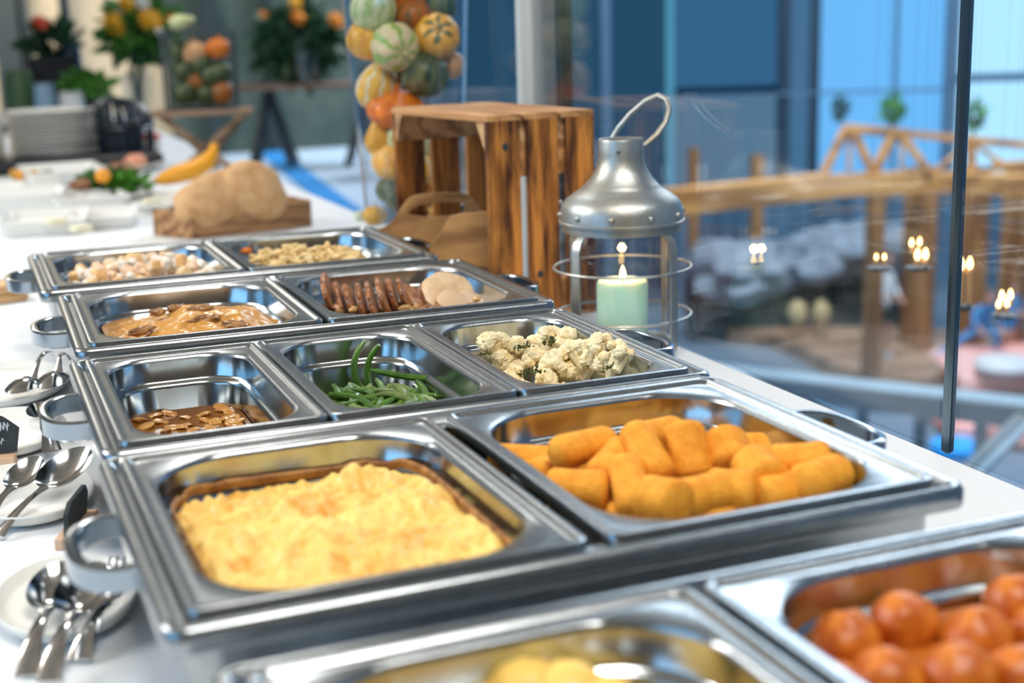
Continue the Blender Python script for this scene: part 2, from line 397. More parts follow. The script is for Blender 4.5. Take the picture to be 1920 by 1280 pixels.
CQ = [ # px u, v, z, mesh, direction, label
 (1094, 838, -.006, 0, (1, .25, 0), 'ribbed croquette lying level at the back left, highest in its corner'),
 (1150, 872, -.016, 1, (.9, .7, .3), 'rounded croquette just right of the ribbed croquette'),
 (1212, 850, -.004, 0, (.05, .9, .45), 'tall croquette standing tilted at the middle of the back'),
 (1290, 848, -.006, 1, (.1, .55, .75), 'thick upright croquette right of the tall tilted croquette'),
 (1364, 850, -.010, 2, (.3, .9, .4), 'round-ended croquette right of the thick upright croquette'),
 (1425, 886, -.014, 2, (.2, 1, .1), 'small egg-shaped croquette seen end-on, right of centre'),
 (1500, 868, -.012, 1, (.8, -.5, .1), 'croquette at the right, behind the blunt front-right one'),
 (1540, 898, -.014, 1, (.95, .3, 0), 'blunt croquette nearest the right-hand corner'),
 (1470, 925, -.024, 1, (1, .1, 0), 'croquette lying below the small egg-shaped one'),
 (984, 864, -.026, 0, (.85, -.5, 0), 'slim croquette at the far left edge of the pile'),
 (1030, 886, -.032, 1, (.8, .5, 0), 'half-hidden croquette below the slim left croquette'),
 (1082, 918, -.022, 1, (.8, -.5, 0), 'large croquette at the front left of the pile'),
 (1182, 912, -.016, 0, (.25, .9, .35), 'long croquette pointing to the camera at the front middle'),
 (1242, 938, -.016, 2, (.3, -1, .1), 'round-ended croquette at the front, right of the long one'),
 (1312, 930, -.020, 1, (1, .15, 0), 'croquette lying level at the front middle right'),
 (1372, 922, -.022, 2, (.8, -.7, 0), 'short croquette at the front below the egg-shaped one'),
 (1210, 965, -.038, 0, (1, -.1, 0), 'croquette lowest at the front edge, left of centre'),
 (1360, 962, -.036, 0, (1, .1, 0), 'croquette lowest at the front edge, right of centre'),
 (1250, 890, -.034, 0, (1, .3, 0), 'croquette buried under the middle of the pile'),
 (1420, 845, -.030, 1, (.9, -.3, 0), 'croquette behind the egg-shaped croquette'),
 (1225, 815, -.026, 0, (1, .2, 0), 'croquette at the back, behind the tall tilted one'),
 (1130, 945, -.038, 1, (1, .4, 0), 'croquette low at the front, under the large left one'),
 (1490, 905, -.036, 0, (1, 0, 0), 'croquette under the two right-hand croquettes'),
 (1110, 875, -.040, 0, (1, .2, 0), 'croquette underneath the ribbed croquette'),
 (1340, 880, -.040, 0, (1, .2, 0), 'croquette beneath the round-ended ones at the right'),
]
for u, v, z, k, d, lab in CQ:
    o = bpy.data.objects.new('croquette', cm[k]); COL.objects.link(o); p = at(u, v, z)
    p.y = max(-.50, min(-.225, p.y)); o.location = p; o.rotation_euler = rot_x(d)
    tag(o, 'golden breaded '+lab, 'croquette', 'golden croquettes in the right pan')

# ---- green beans
BEAN = mat('green_bean', (.09, .20, .022), .3, 0, (.03, .085, .01), 60, bump=.1, spec=.6)
BEANP = mat('pale_bean', (.20, .25, .06), .4, 0, (.09, .15, .03), 60)
def bean_mesh(L_, bend, m, seed):
    pts = []; rs = []
    for i in range(11):
        q = i/10; pts.append(V(((q-.5)*L_, bend*(q-.5)**2*L_*1.6, .15*bend*sin(q*4+seed)*L_*.2)))
        rs.append(.0036*(1-.25*abs(2*q-1)**3)*(.35 if i in (0,) else 1)*(.75 if i == 10 else 1)*(1+.05*sin(q*20+seed)))
    return MB().tube(pts, rs, 8).mesh('green_bean', m)
bms = [bean_mesh(.075, .5, BEAN, 0), bean_mesh(.06, -.6, BEAN, 1), bean_mesh(.085, .3, BEAN, 2), bean_mesh(.05, .1, BEAN, 3), bean_mesh(.06, .7, BEANP, 4), bean_mesh(.07, -.2, BEANP, 5)]
rb = random.Random(11)
def bean(p, rot, k, lab='green bean in the loose heap of the middle pan'):
    o = bpy.data.objects.new('green_bean', bms[k]); COL.objects.link(o); o.location = p; o.rotation_euler = rot
    tag(o, lab, 'green bean', 'green beans in the middle pan')
for i in range(190):
    x = rb.uniform(-.044, .046); y = rb.uniform(-.105, .05)
    top = -.030 - .018*max(0, (y+.01)/.06) + .005*cos(x*30)
    z = -.070 + (top+.070)*rb.random()**.45
    a = rb.uniform(0, pi)
    if abs(x) > .028 and abs(cos(a)) > .6: a = pi/2+rb.uniform(-.6, .6)
    bean((x, y, z), (rb.uniform(-.2, .2), rb.uniform(-.28, .28), a), rb.choice([0, 1, 2, 3, 0, 1, 4, 5]))
for u, v, z, dz, L_, lab in ((664, 694, -.030, (.02, .3, .9), 1, 'green bean standing upright at the left of the heap'), (688, 698, -.026, (.1, .1, .95), 1, 'green bean standing upright, right of the other upright one'),
                        (770, 706, -.027, (.95, -.3, -.15), 2, 'long green bean lying on top across the middle of the heap'), (722, 738, -.034, (.8, -.6, 0), 2, 'green bean slanting down at the front of the heap'),
                        (640, 738, -.034, (.7, .7, .1), 3, 'short green bean at the front left of the heap')):
    o = bpy.data.objects.new('green_bean', bms[L_]); COL.objects.link(o); o.location = at(u, v, z); o.rotation_euler = rot_x(dz)
    tag(o, lab, 'green bean', 'green beans in the middle pan')

# ---- cauliflower
CAUL = mat('cauliflower', (.94, .80, .50), .6, 0, (.84, .54, .20), 45, bump=.5, bscale=260, sss=.15, ramp=(.25, .5))
HERB = mat('herb_green', (.14, .15, .03), .8, 0, (.03, .045, .012), 60, bump=.5)
def floret(seed, s=1.0):
    r = random.Random(seed); m = MB()
    for i in range(22):
        a = r.uniform(0, 2*pi); e = r.uniform(0, 1)
        d = V((cos(a)*e, sin(a)*e, sqrt(max(0, 1-e*e))*.8))
        m.ball(d*.0115*s, r.uniform(.0042, .0068)*s, n=14, m=9, nz=.4, seed=seed+i, ns=2.6)
    m.tube([V((0, 0, .004)), V((.002, 0, -.006)), V((.005, .002, -.015*s))], [.0085*s, .006*s, .0055*s], 8)
    return m.mesh('cauliflower_floret', CAUL)
fms = [floret(i) for i in range(5)]
hm = MB()
for i in range(26): hm.ball((random.gauss(0, .008), random.gauss(0, .006), abs(random.gauss(0, .004))), random.uniform(.0012, .0026), n=5, m=4, nz=.5, seed=i)
herb_me = hm.mesh('broccoli_crumb', HERB)
rc = random.Random(5); fl_pts = []
for u, v, z in ((905, 660, -.030), (950, 668, -.036), (925, 690, -.044), (985, 660, -.038), (1005, 700, -.046), (1030, 655, -.026), (1065, 665, -.030), (1080, 690, -.034), (1045, 705, -.042), (1100, 672, -.038),
                (1120, 688, -.036), (1150, 680, -.034), (1185, 690, -.036), (1170, 705, -.046), (1100, 712, -.050), (1060, 722, -.054), (970, 720, -.056), (1140, 660, -.048), (1075, 640, -.044), (1000, 680, -.050), (960, 640, -.055), (1020, 735, -.058), (1130, 722, -.056), (1200, 712, -.056), (1165, 684, -.016), (1190, 694, -.020), (1140, 672, -.018), (1178, 706, -.034), (900, 680, -.056)):
    p = at(u, v, z); p.x = max(.120, min(.238, p.x)); p.z += .014; p.y = max(-.118, min(.09, p.y)); fl_pts.append(p)
FLAB = ['browned at its tip, farthest left in the pan', 'second from the left, behind the stem piece', 'low on the left side', 'left of the highest floret', 'front left of centre', 'the highest one in the middle', 'right of the highest one', 'large, just in front of the middle', 'front middle', 'behind the right half', 'right of centre', 'right part, speckled with herbs', 'rightmost of the large ones, browned', 'front right', 'low front right of centre', 'lowest at the front', 'low at the front left', 'half hidden at the back right', 'half hidden at the back middle', 'half hidden left of the middle', 'deep at the back left', 'at the front rim, left', 'at the front rim, right', 'at the far right front corner', 'large, at the upper right', 'browned, rightmost of all', 'upper right, behind the browned one', 'under the rightmost one', 'deep at the far left']
for i, p in enumerate(fl_pts):
    o = bpy.data.objects.new('cauliflower_floret', fms[i % 5]); COL.objects.link(o); o.location = p
    o.rotation_euler = (rc.uniform(-.5, .5), rc.uniform(-.5, .5), rc.uniform(0, 6)); o.scale = (rc.uniform(.85, 1.15),)*3
    tag(o, 'roasted cauliflower floret, '+FLAB[i], 'cauliflower', 'cauliflower florets in the right pan')
for i in range(16):   # base layer keeps the heap resting on the pan floor
    o = bpy.data.objects.new('cauliflower_floret', fms[i % 5]); COL.objects.link(o)
    o.location = (rc.uniform(.122, .222), rc.uniform(-.11, .06), rc.uniform(-.075, -.055)); o.rotation_euler = (rc.uniform(-.5, .5), rc.uniform(-.5, .5), rc.uniform(0, 6)); o.scale = (1.25,)*3
    tag(o, 'roasted cauliflower floret in the bottom layer, mostly buried', 'cauliflower', 'cauliflower florets in the bottom layer')
for u, v, z, s, lab in ((1048, 640, -.030, 1.3, 'dark green charred broccoli piece sticking up behind the cauliflower'), (998, 700, -.042, 1.0, 'dark charred broccoli piece at the front of the cauliflower'), (908, 665, -.030, .6, 'green herb crumbs on the left cauliflower floret'),
                   (1120, 660, -.034, .9, 'dark herb crumbs at the back right of the cauliflower'), (982, 652, -.030, .8, 'olive broccoli crumbs left of the highest cauliflower floret'), (1145, 690, -.030, .6, 'green herb crumbs on the right cauliflower florets')):
    o = bpy.data.objects.new('broccoli_piece', herb_me); COL.objects.link(o); o.location = at(u, v, z+.014); o.scale = (s*.85,)*3; tag(o, lab, 'broccoli')

# ---- mushroom sauce
SAUCE = mat('brown_sauce', (.16, .055, .008), .08, 0, (.24, .09, .015), 18, bump=.15, bscale=30, spec=.7)
heap('D', P3[0], P3[1], .031, -.096, lambda x, y, s: -.054+.0010*nz(x, y, 30), 'mushroom_sauce', SAUCE, 'glossy dark brown sauce at the bottom of the front left deep pan', 'sauce', 16, R=.034)
MUSH = mat('mushroom_slice', (.66, .36, .11), .18, 0, (.42, .18, .04), 50, spec=.7)
mm = [MB().ball((0, 0, 0), (.0095, .0072, .0028), n=16, m=8, nz=.3, seed=i, ns=1.4).mesh('mushroom_slice', MUSH) for i in range(3)]
rm = random.Random(3)
for i, (u, v) in enumerate(((292, 778), (272, 800), (325, 802), (348, 782), (340, 800), (318, 775), (412, 762), (418, 768), (425, 785), (405, 790), (385, 787), (470, 778), (456, 788), (350, 797), (380, 778), (300, 790), (440, 795), (310, 808), (360, 806), (395, 803), (262, 788), (445, 770))):
    o = bpy.data.objects.new('mushroom_slice', mm[i % 3]); COL.objects.link(o); o.location = at(u, v, -.0532); o.rotation_euler = (rm.uniform(-.3, .3), rm.uniform(-.3, .3), rm.uniform(0, 3)); o.scale = (rm.uniform(.7, 1.15),)*3
    o.location.x = max(-.222, min(-.132, o.location.x)); tag(o, 'small tan mushroom slice floating in the brown sauce', 'mushroom', 'mushroom slices in the brown sauce')

# ---- cream stew
STEW = mat('cream_sauce', (.68, .36, .10), .22, 0, (.56, .26, .06), 22, bump=.35, bscale=70, spec=.6)
def sh(x, y, s):
    m = .032*math.exp(-((x-.01)/.055)**2-((y+.01)/.085)**2)+.012*math.exp(-((x-.075)/.03)**2-((y-.0)/.06)**2)
    r = .0045*fb(x, y, 30, 7)+.002*abs(nz(x, y, 70, 3))
    return -.030+m*(1+.25*nz(x, y, 22, 4))+r*min(1, (1-s)*5)
heap('E', -.264, -.003, .031, -.048, sh, 'creamy_stew', STEW, 'tan cream stew heaped in the left pan of the middle dish', 'stew', 60, R=.054)
MEAT = mat('stewed_meat', (.46, .24, .09), .25, 0, (.20, .08, .03), 60, bump=.5, bscale=90, spec=.6)
for u, v, z, sx, rz, lab in ((295, 585, -.004, .6, .5, 'small dark mushroom piece at the upper left of the stew'), (375, 580, -.001, 1.0, .1, 'browned meat piece along the top of the stew heap'), (330, 578, -.002, .7, .0, 'thin browned meat edge left of the top of the stew'),
                        (265, 620, -.014, 1.1, .55, 'brown meat slice at the front left of the stew'), (385, 598, -.006, 1.1, .05, 'brown meat piece at the right middle of the stew'), (440, 608, -.012, .9, -.3, 'brown meat piece at the right front of the stew'), (505, 605, -.026, .7, 0, 'sauce-covered meat lump at the far right of the stew')):
    o = MB().ball((0, 0, 0), (.017*sx, .008, .0050), n=22, m=12, nz=.5, seed=int(u), ns=2.5).build('meat_piece', MEAT if u != 505 else STEW, None, True, at(u, v, z), rz); tag(o, lab, 'meat')

# ---- roast slices
ROAST = mat('roast_crust', (.40, .15, .045), .30, 0, (.10, .028, .01), 90, bump=.8, bscale=140, spec=.6, ramp=(.38, .58))
RMEAT = mat('roast_meat', (.58, .30, .15), .35, 0, (.22, .08, .035), 110, bump=.3)
def slice_obj(p, ax, R_, th, lab, seed, m0=ROAST, m1=RMEAT, nm='roast_slice'):
    m = MB(); n = 22; prof = [(.0, 0), (.86, 0), (.97, .15), (1.0, .5), (.97, .85), (.86, 1), (0, 1)]
    o_ = [1+.32*noise.noise(V((cos(2*pi*k/n), sin(2*pi*k/n), seed))) for k in range(n)]
    rings = [[V((R_*max(q, .02)*o_[k]*cos(2*pi*k/n), R_*.8*max(q, .02)*o_[k]*sin(2*pi*k/n), (t-.5)*th)) for k in range(n)] for q, t in prof]
    o = m.loft(rings, True, True).build(nm, [m0, m1], None, True, p)
    for f in o.data.polygons:
        if abs(f.normal.z) > .8: f.material_index = 1
    o.rotation_euler = V(ax).normalized().to_track_quat('Z', 'Y').to_euler()
    return tag(o, lab, 'meat slice', 'roast meat slices')
sl = [(618, 556), (640, 562), (660, 566), (680, 568), (700, 570), (722, 560), (738, 556), (758, 556)]
NTH = ['leftmost', 'second', 'third', 'fourth', 'fifth', 'sixth', 'seventh', 'eighth']
for i, (u, v) in enumerate(sl):
    slice_obj(at(u, v, -.017+(.004 if i in (0, 5, 6) else 0)), (1, -.35, .28+.05*(i % 3)), .033+.004*(i in (0, 5)), .0075, 'browned roast slice standing on edge, '+NTH[i]+' of the row from the left', i)
slice_obj(at(778, 556, -.020), (.6, -.4, .6), .028, .007, 'roast slice leaning flat at the right end of the row of standing slices', 9)
slice_obj(at(838, 548, -.014), (.15, -.75, .6), .038, .014, 'large pale roast slice leaning at the back right', 12, RMEAT, mat('pale_meat', (.86, .64, .40), .4, 0, (.72, .46, .24), 60, bump=.3))
slice_obj(at(848, 566, -.020), (.2, -.5, .9), .026, .009, 'pale roast slice with brown edge in front of the large pale one', 13, ROAST, mat('pale_meat_2', (.70, .48, .30), .4))
slice_obj(at(885, 562, -.024), (.4, -.3, .9), .024, .009, 'small pale roast slice at the far right of the pan', 14, RMEAT, mat('pale_meat_3', (.76, .55, .38), .4))
slice_obj(at(800, 574, -.028), (.2, -.3, .9), .026, .008, 'roast slice lying flat at the front middle of the pan', 15)
ON = mat('onion', (.70, .45, .18), .3, 0, (.5, .28, .1), 40)
for i in range(40):
    a = rm.uniform(0, 6.28); p = L2W('E', rm.uniform(.045, .235), rm.uniform(-.125, .03), -.027+rm.uniform(-.004, .012))
    o = MB().ball((0, 0, 0), (rm.uniform(.006, .012), .005, .004), n=9, m=6, nz=.4, seed=i).build('onion_piece', rm.choice([ON, ON, MEAT, RMEAT]), None, True, p, a)
    tag(o, 'small glazed onion or mushroom bit around the roast slices', 'onion', 'onion bits around the roast')
heap('E', .001, .265, .031, -.050, lambda x, y, s: -.036+.002*nz(x, y, 40), 'roast_gravy', SAUCE, 'thin brown gravy under the roast slices', 'gravy', 12, R=.054)

# ---- diced potato salad
CUB = [mat('potato_dice', (.92, .66, .34), .4, 0, (.88, .50, .20), 40, bump=.2, sss=.1), mat('pink_dice', (.92, .70, .48), .4, 0, (.88, .56, .34), 40), mat('white_dice', (.90, .82, .70), .4)]
cme = []
for i in range(6):
    m = MB().box((0, 0, 0), (.017, .014, .012), bev=.0025); cme.append(m.mesh('potato_dice', CUB[i % 3], False))
rd = random.Random(21)
for i in range(150):
    x = rd.uniform(-.092, .095); y = rd.uniform(-.125, .08)
    top = -.018 + .028*math.exp(-(x-.02)**2/.006)*(1-max(0, y)/.13)
    p = L2W('F', -.1325+x, y, -.042+(top+.042)*rd.random()**.5)
    o = bpy.data.objects.new('potato_dice', cme[rd.randrange(6)]); COL.objects.link(o); o.location = p; o.rotation_euler = (rd.uniform(0, 6), rd.uniform(0, 6), rd.uniform(0, 6)); s = rd.uniform(.7, 1.3); o.scale = (s, s, s*.9)
    ci_ = cme.index(o.data) % 3; tag(o, ['pale orange', 'pinkish', 'creamy white'][ci_]+' cube of the diced salad in the far left pan', 'diced potato', 'diced potato pieces in the far left pan')
# ---- noodles
NOOD = mat('noodle', (.86, .68, .36), .4, 0, (.78, .52, .20), 30, sss=.1)
nm_ = []
for i in range(4):
    pts = [V(((q/8-.5)*.034, .006*sin(q*.8+i), .003*cos(q*1.1+i))) for q in range(9)]
    nm_.append(MB().tube(pts, .0035, 6).mesh('noodle', NOOD))
for i in range(170):
    x = rd.uniform(-.085, .065); y = rd.uniform(-.12, .08); top = -.018+.020*math.exp(-(x+.02)**2/.006)*(1-max(0, y)/.12)
    o = bpy.data.objects.new('noodle', nm_[i % 4]); COL.objects.link(o); o.location = L2W('F', .133+x, y, -.042+(top+.042)*rd.random()**.5)
    o.rotation_euler = (rd.uniform(-.5, .5), rd.uniform(-.4, .4), rd.uniform(0, 6.3)); tag(o, 'short pale curled noodle in the far right pan', 'noodle', 'noodles in the far right pan')
CARR = mat('carrot', (.80, .22, .02), .4)
for u, v, lab in ((462, 470, 'bit of orange carrot at the left end of the noodles'), (632, 474, 'bit of orange carrot at the right end of the noodles'), (560, 470, 'bit of orange carrot in the middle of the noodles')):
    tag(MB().ball((0, 0, 0), (.009, .006, .005), nz=.3, seed=u).build('carrot_piece', CARR, None, True, at(u, v, -.014)), lab, 'carrot')

# ---- dumplings in yellow sauce (nearest pan)
YS = mat('yellow_sauce', (.66, .40, .07), .2, 0, (.58, .33, .05), 10, spec=.6)
heap('B', -.265, -.003, .030, -.058, lambda x, y, s: -.045+.001*nz(x, y, 20), 'yellow_sauce', YS, 'yellow sauce filling the nearest pan at the lower edge', 'sauce', 14)
DUMP = mat('dumpling', (.94, .66, .18), .45, 0, (.86, .50, .09), 30, sss=.1)
for i, (u, v, z, r, lab) in enumerate(((985, 1275, -.022, .022, 'leftmost yellow dumpling at the lower edge of the photo'), (1065, 1280, -.022, .022, 'middle yellow dumpling at the lower edge of the photo'), (1135, 1300, -.026, .020, 'rightmost yellow dumpling at the lower edge of the photo'),
                              (930, 1320, -.030, .020, 'yellow dumpling just below the leftmost one'), (1040, 1340, -.030, .022, 'yellow dumpling just below the middle one'))):
    tag(MB().ball((0, 0, 0), (r, r*1.05, r*.9), n=22, m=14, nz=.10, seed=i).build('dumpling', DUMP, None, True, at(u, v, z)-V((0, 0, .009))), lab, 'dumpling', 'yellow dumplings')
# ---- meatballs in red sauce
RS = mat('red_sauce', (.52, .10, .012), .12, 0, (.42, .14, .02), 14, bump=.3, bscale=20, spec=.7)
heap('B', .003, .265, .030, -.058, lambda x, y, s: -.034+.0015*nz(x, y, 25), 'red_sauce', RS, 'red tomato sauce around the meatballs in the lower right corner', 'sauce', 16)
MBALL = mat('meatball', (.72, .23, .02), .38, 0, (.42, .075, .006), 40, bump=.4, bscale=120, spec=.5)
for i, (u, v, z, lab) in enumerate(((1588, 1190, -.030, 'leftmost meatball'), (1695, 1155, -.026, 'meatball at the back left, highest in the sauce'), (1835, 1185, -.028, 'meatball in the middle of the visible row'), (1905, 1120, -.028, 'meatball at the back right, by the right edge of the photo'),
                           (1665, 1265, -.028, 'meatball at the front left, cut by the lower edge'), (1800, 1255, -.024, 'meatball at the front middle, cut by the lower edge'), (1915, 1260, -.030, 'meatball in the lower right corner of the photo'),
                           (1560, 1290, -.034, 'meatball hidden just below the leftmost one'), (1960, 1180, -.030, 'meatball just beyond the right edge'))):
    tag(MB().ball((0, 0, 0), .0210, n=24, m=16, nz=.12, seed=i, ns=2.2).build('meatball', MBALL, None, True, at(u, v+8, z)-V((0, 0, .004))), 'round orange-brown '+lab, 'meatball', 'meatballs in red sauce')
# ================================================================== LANTERN
lc = at(1168, 655, TZ); lc.z = TZ
lan = empty('lantern', lc, 'galvanised metal candle lantern with a round dome lid and wire hoops, beside the wooden crate', 'lantern')
prof = [(.028, .292), (.0295, .2925), (.0305, .290), (.0305, .270), (.032, .260), (.036, .250), (.043, .239), (.053, .228), (.066, .219), (.076, .212), (.0815, .204), (.0835, .196),
        (.0845, .184), (.0862, .183), (.0862, .180), (.0835, .179), (.081, .181), (.081, .20), (.06, .222), (.034, .246), (.028, .27)]
cap = MB().lathe(prof+[prof[0]], 56).build('dome_lid', GALV, lan)
MB().lathe([(.079, .179), (.0815, .179), (.0815, .169), (.079, .169), (.079, .179)], 48).build('collar', GALV, lan)
for k in range(10):
    a = .33+2*pi*k/10; MB().ball((.0842*cos(a), .0842*sin(a), .1925), (.0042, .0042, .0042), n=10, m=6).build('rivet', GALV, cap)
MB().lathe([(0, -.001), (.0025, -.001), (.0025, .001), (0, .001)], 10).build('vent_hole', DK, cap).location = (-.0165, -.0255, .277)
for k in range(4):
    a = radians(-68)+k*pi/2; r_ = [(.079, .168), (.088, .160), (.0915, .148), (.092, .05), (.092, .018), (.088, .004), (.078, .002), (.066, .002)]
    m = MB(); d = V((cos(a), sin(a), 0)); t = V((-sin(a), cos(a), 0)); rings = []
    for i, (q, z) in enumerate(r_):
        p = d*q+V((0, 0, z)); dq = V((r_[min(i+1, 7)][0]-r_[max(i-1, 0)][0], r_[min(i+1, 7)][1]-r_[max(i-1, 0)][1])).normalized(); nn = d*dq.y-V((0, 0, 1))*dq.x
        rings.append([p+t*.0065+nn*.0015, p-t*.0065+nn*.0015, p-t*.0065-nn*.0015, p+t*.0065-nn*.0015])
    m.loft(rings, True, True).build('leg', GALV, lan)
for z in (.052, .118): MB().tube([(.0945*cos(2*pi*k/48), .0945*sin(2*pi*k/48), z) for k in range(48)], .0019, 7, closed=True).build('wire_hoop', GALV, lan)
MB().lathe([(.066, .002), (.070, .003), (.070, .014), (.066, .014), (.064, .006), (.0, .006)], 40).build('base_ring', GALV, lan)
MB().lathe([(.063, .0145), (.0635, .0145), (.0635, .177), (.063, .177)], 40).build('glass_chimney', VGLASS, lan)
hp = [(1141, 276, 1.955), (1147, 262, 1.955), (1160, 240, 1.945), (1182, 214, 1.935), (1210, 190, 1.92), (1234, 179, 1.91), (1250, 186, 1.90), (1255, 204, 1.89), (1248, 230, 1.88), (1232, 253, 1.87), (1212, 270, 1.862), (1195, 280, 1.857), (1184, 291, 1.853), (1181, 301, 1.853)]
MB().tube([atd(*q)-lc for q in hp], .0040, 10).build('handle', GALV, lan)
lt = atd(1056, 400, 1.88)-lc
m = MB(); m.tube([lt+V((-.004, 0, .018)), lt+V((0, 0, .008)), lt+V((.006, 0, -.005))], .0024, 7)
m.ball(lt+V((.004, -.002, -.012)), .0045); m.ball(lt+V((.012, -.004, -.002)), .0035); m.ball(lt+V((.010, -.004, -.022)), .004); m.build('latch', GALV, lan)
WAX = mat('mint_wax', (.62, .88, .74), .4, 0, (.52, .82, .68), 14, sss=.6); WAX.node_tree.nodes['Principled BSDF'].inputs['Subsurface Scale'].default_value = 3
cd = empty('candle', lc+V((0, 0, .0065)), 'lit mint green pillar candle inside the metal lantern', 'candle')
MB().lathe([(0, 0), (.0345, 0), (.0355, .002), (.0355, .088), (.033, .0925), (.024, .0905), (.010, .0885), (0, .088)], 36).build('wax_body', WAX, cd)
MB().tube([(0, 0, .087), (.0005, 0, .093), (.0015, 0, .098)], .0009, 6).build('wick', DK, cd)
FLAME = emis('flame', (1.0, .60, .20), 16)
fl_me = MB().lathe([(0, 0), (.0028, .003), (.0036, .008), (.0028, .015), (.0012, .021), (0, .025)], 12).mesh('flame', FLAME)
def flame(p, parent=None, s=1, sz=None):
    o = bpy.data.objects.new('flame', fl_me); COL.objects.link(o); o.location = p; o.scale = (s, s, sz or s)
    if parent: o.parent = parent
    return o
flame((.001, 0, .092), cd, 1.2, .85)
pl = bpy.data.lights.new('candle_light', 'POINT'); pl.energy = .28; pl.color = (1, .55, .2); pl.shadow_soft_size = .006
po = bpy.data.objects.new('candle_light', pl); COL.objects.link(po); po.location = lc+V((0, 0, .124))

# ================================================================== CRATE
cr = empty('wooden_crate', (.363, .630, TZ), 'brown scorched wooden fruit crate lying on its side, behind the lantern', 'crate', rz=radians(7))
CW, CDp, CHh = .187, .345, .318       # right face width, depth along the row, height
def plank(c, sz, m, nm='plank', par=cr): return MB().box(c, sz, bev=.0018).build(nm, m, par, False)
for x0, x1 in ((0, .056), (.069, .122), (.137, .187)):            # face towards the camera: three upright planks
    plank(((x0+x1)/2, .005, CHh/2-.002), (x1-x0, .010, CHh-.012), DWOOD)
    plank(((x0+x1)/2, CDp-.005, CHh/2-.002), (x1-x0, .010, CHh-.012), DWOOD)
for z in (CHh-.006, .006):
    for x0, x1 in ((0, .060), (.063, .124), (.127, .187)): plank(((x0+x1)/2, CDp/2, z), (x1-x0, CDp, .011), DWOODX if z > .1 else DWOODX)
for y, s in ((.0105, 1), (CDp-.0105, -1)):                                  # triangular corner battens inside
    for z, q in ((CHh-.0118, -1), (.0118, 1)):
        mb = MB(); tri = [V((0, y, z)), V((0, y+s*.028, z)), V((0, y, z+q*.045))]
        mb.loft([[p+V((.002, 0, 0)) for p in tri], [p+V((CW-.012, 0, 0)) for p in tri]], True, True).build('corner_batten', EDGEW, cr, False)
for x, z in ((.062, .25), (.13, .25), (.062, .06), (.13, .06)):
    plank((x, .0135, z if z > .1 else .035), (.022, .006, .055), DWOODX, 'cross_batten')
for x, z in ((.085, .072), (.03, .27)): MB().ball((x, -.0002, z), (.005, .0006, .006), n=10, m=6).build('knot', DK, cr)

# ================================================================== PLYWOOD CADDY
ca = empty('plywood_caddy', V((.335, .86, TZ)), 'curved light plywood carrying tray with a cut-out handle, in front of the crate opening', 'tray')
co_ = ca.location.copy()
def caddy_panel(px, d, nm, hole=None, th=.007):
    """outline in the panel's own plane, extruded; the panel is a solid board"""
    pts = [atd(u, v, d) for u, v in px]; n_ = (pts[2]-pts[0]).cross(pts[-2]-pts[0]).normalized(); o0 = pts[0]
    ex = V((cos(YAW), sin(YAW), 0)); P = []
    for p in pts: P.append((ex.dot(p-o0), p.z))
    nb = V((-sin(YAW), cos(YAW), 0))
    W3 = lambda q, k: o0+ex*q[0]+V((0, 0, q[1]-o0.z))+nb*k-co_
    bm = bmesh.new()
    def loop(Q): return [bm.verts.new(W3(q, 0)) for q in Q]
    vs = loop(P); es = [bm.edges.new((vs[i], vs[(i+1) % len(vs)])) for i in range(len(vs))]
    if hole:
        H = [(ex.dot(atd(u, v, d)-o0), atd(u, v, d).z) for u, v in hole]; hv = loop(H); es += [bm.edges.new((hv[i], hv[(i+1) % len(hv)])) for i in range(len(hv))]
    bmesh.ops.triangle_fill(bm, use_beauty=True, edges=es)
    g = bmesh.ops.extrude_face_region(bm, geom=bm.faces[:])
    for v in [q for q in g['geom'] if isinstance(q, bmesh.types.BMVert)]: v.co += nb*th
    bmesh.ops.recalc_face_normals(bm, faces=bm.faces)
    me = bpy.data.meshes.new(nm); bm.to_mesh(me); bm.free(); me.materials.append(PLY); me.materials.append(PLYE)
    for f in me.polygons: f.material_index = 0 if abs(f.normal.dot(nb)) > .9 else 1
    o = bpy.data.objects.new(nm, me); COL.objects.link(o); o.parent = ca; return o
def smooth(P, n=5):
    out = []
    m = len(P)
    for i in range(m-1):
        p0, p1, p2, p3 = P[max(i-1, 0)], P[i], P[i+1], P[min(i+2, m-1)]
        for k in range(n):
            t = k/n; out.append(tuple(.5*((2*p1[j])+(-p0[j]+p2[j])*t+(2*p0[j]-5*p1[j]+4*p2[j]-p3[j])*t*t+(-p0[j]+3*p1[j]-3*p2[j]+p3[j])*t**3) for j in (0, 1)))
    return out+[P[-1]]
caddy_panel([(690, 470), (690, 432)]+smooth([(694, 430), (722, 424), (740, 408), (755, 384), (772, 367), (800, 361), (850, 359), (874, 361), (890, 374), (902, 396)], 4)+[(905, 470)], 2.33, 'side_panel',
            smooth([(766, 400), (775, 388), (800, 379), (840, 376), (866, 378), (872, 388), (860, 401), (800, 405), (766, 400)], 3)[:-1])
caddy_panel([(800, 500), (806, 462)]+smooth([(808, 460), (824, 440), (836, 416), (850, 402), (880, 397), (925, 393)], 4)+[(925, 500)], 2.14, 'side_panel')
b0 = atd(760, 500, 2.36)
MB().box(V((.335, .86, TZ+.008))-co_, (.07, .16, .010), Rz(radians(10))).build('base', PLY, ca, False)

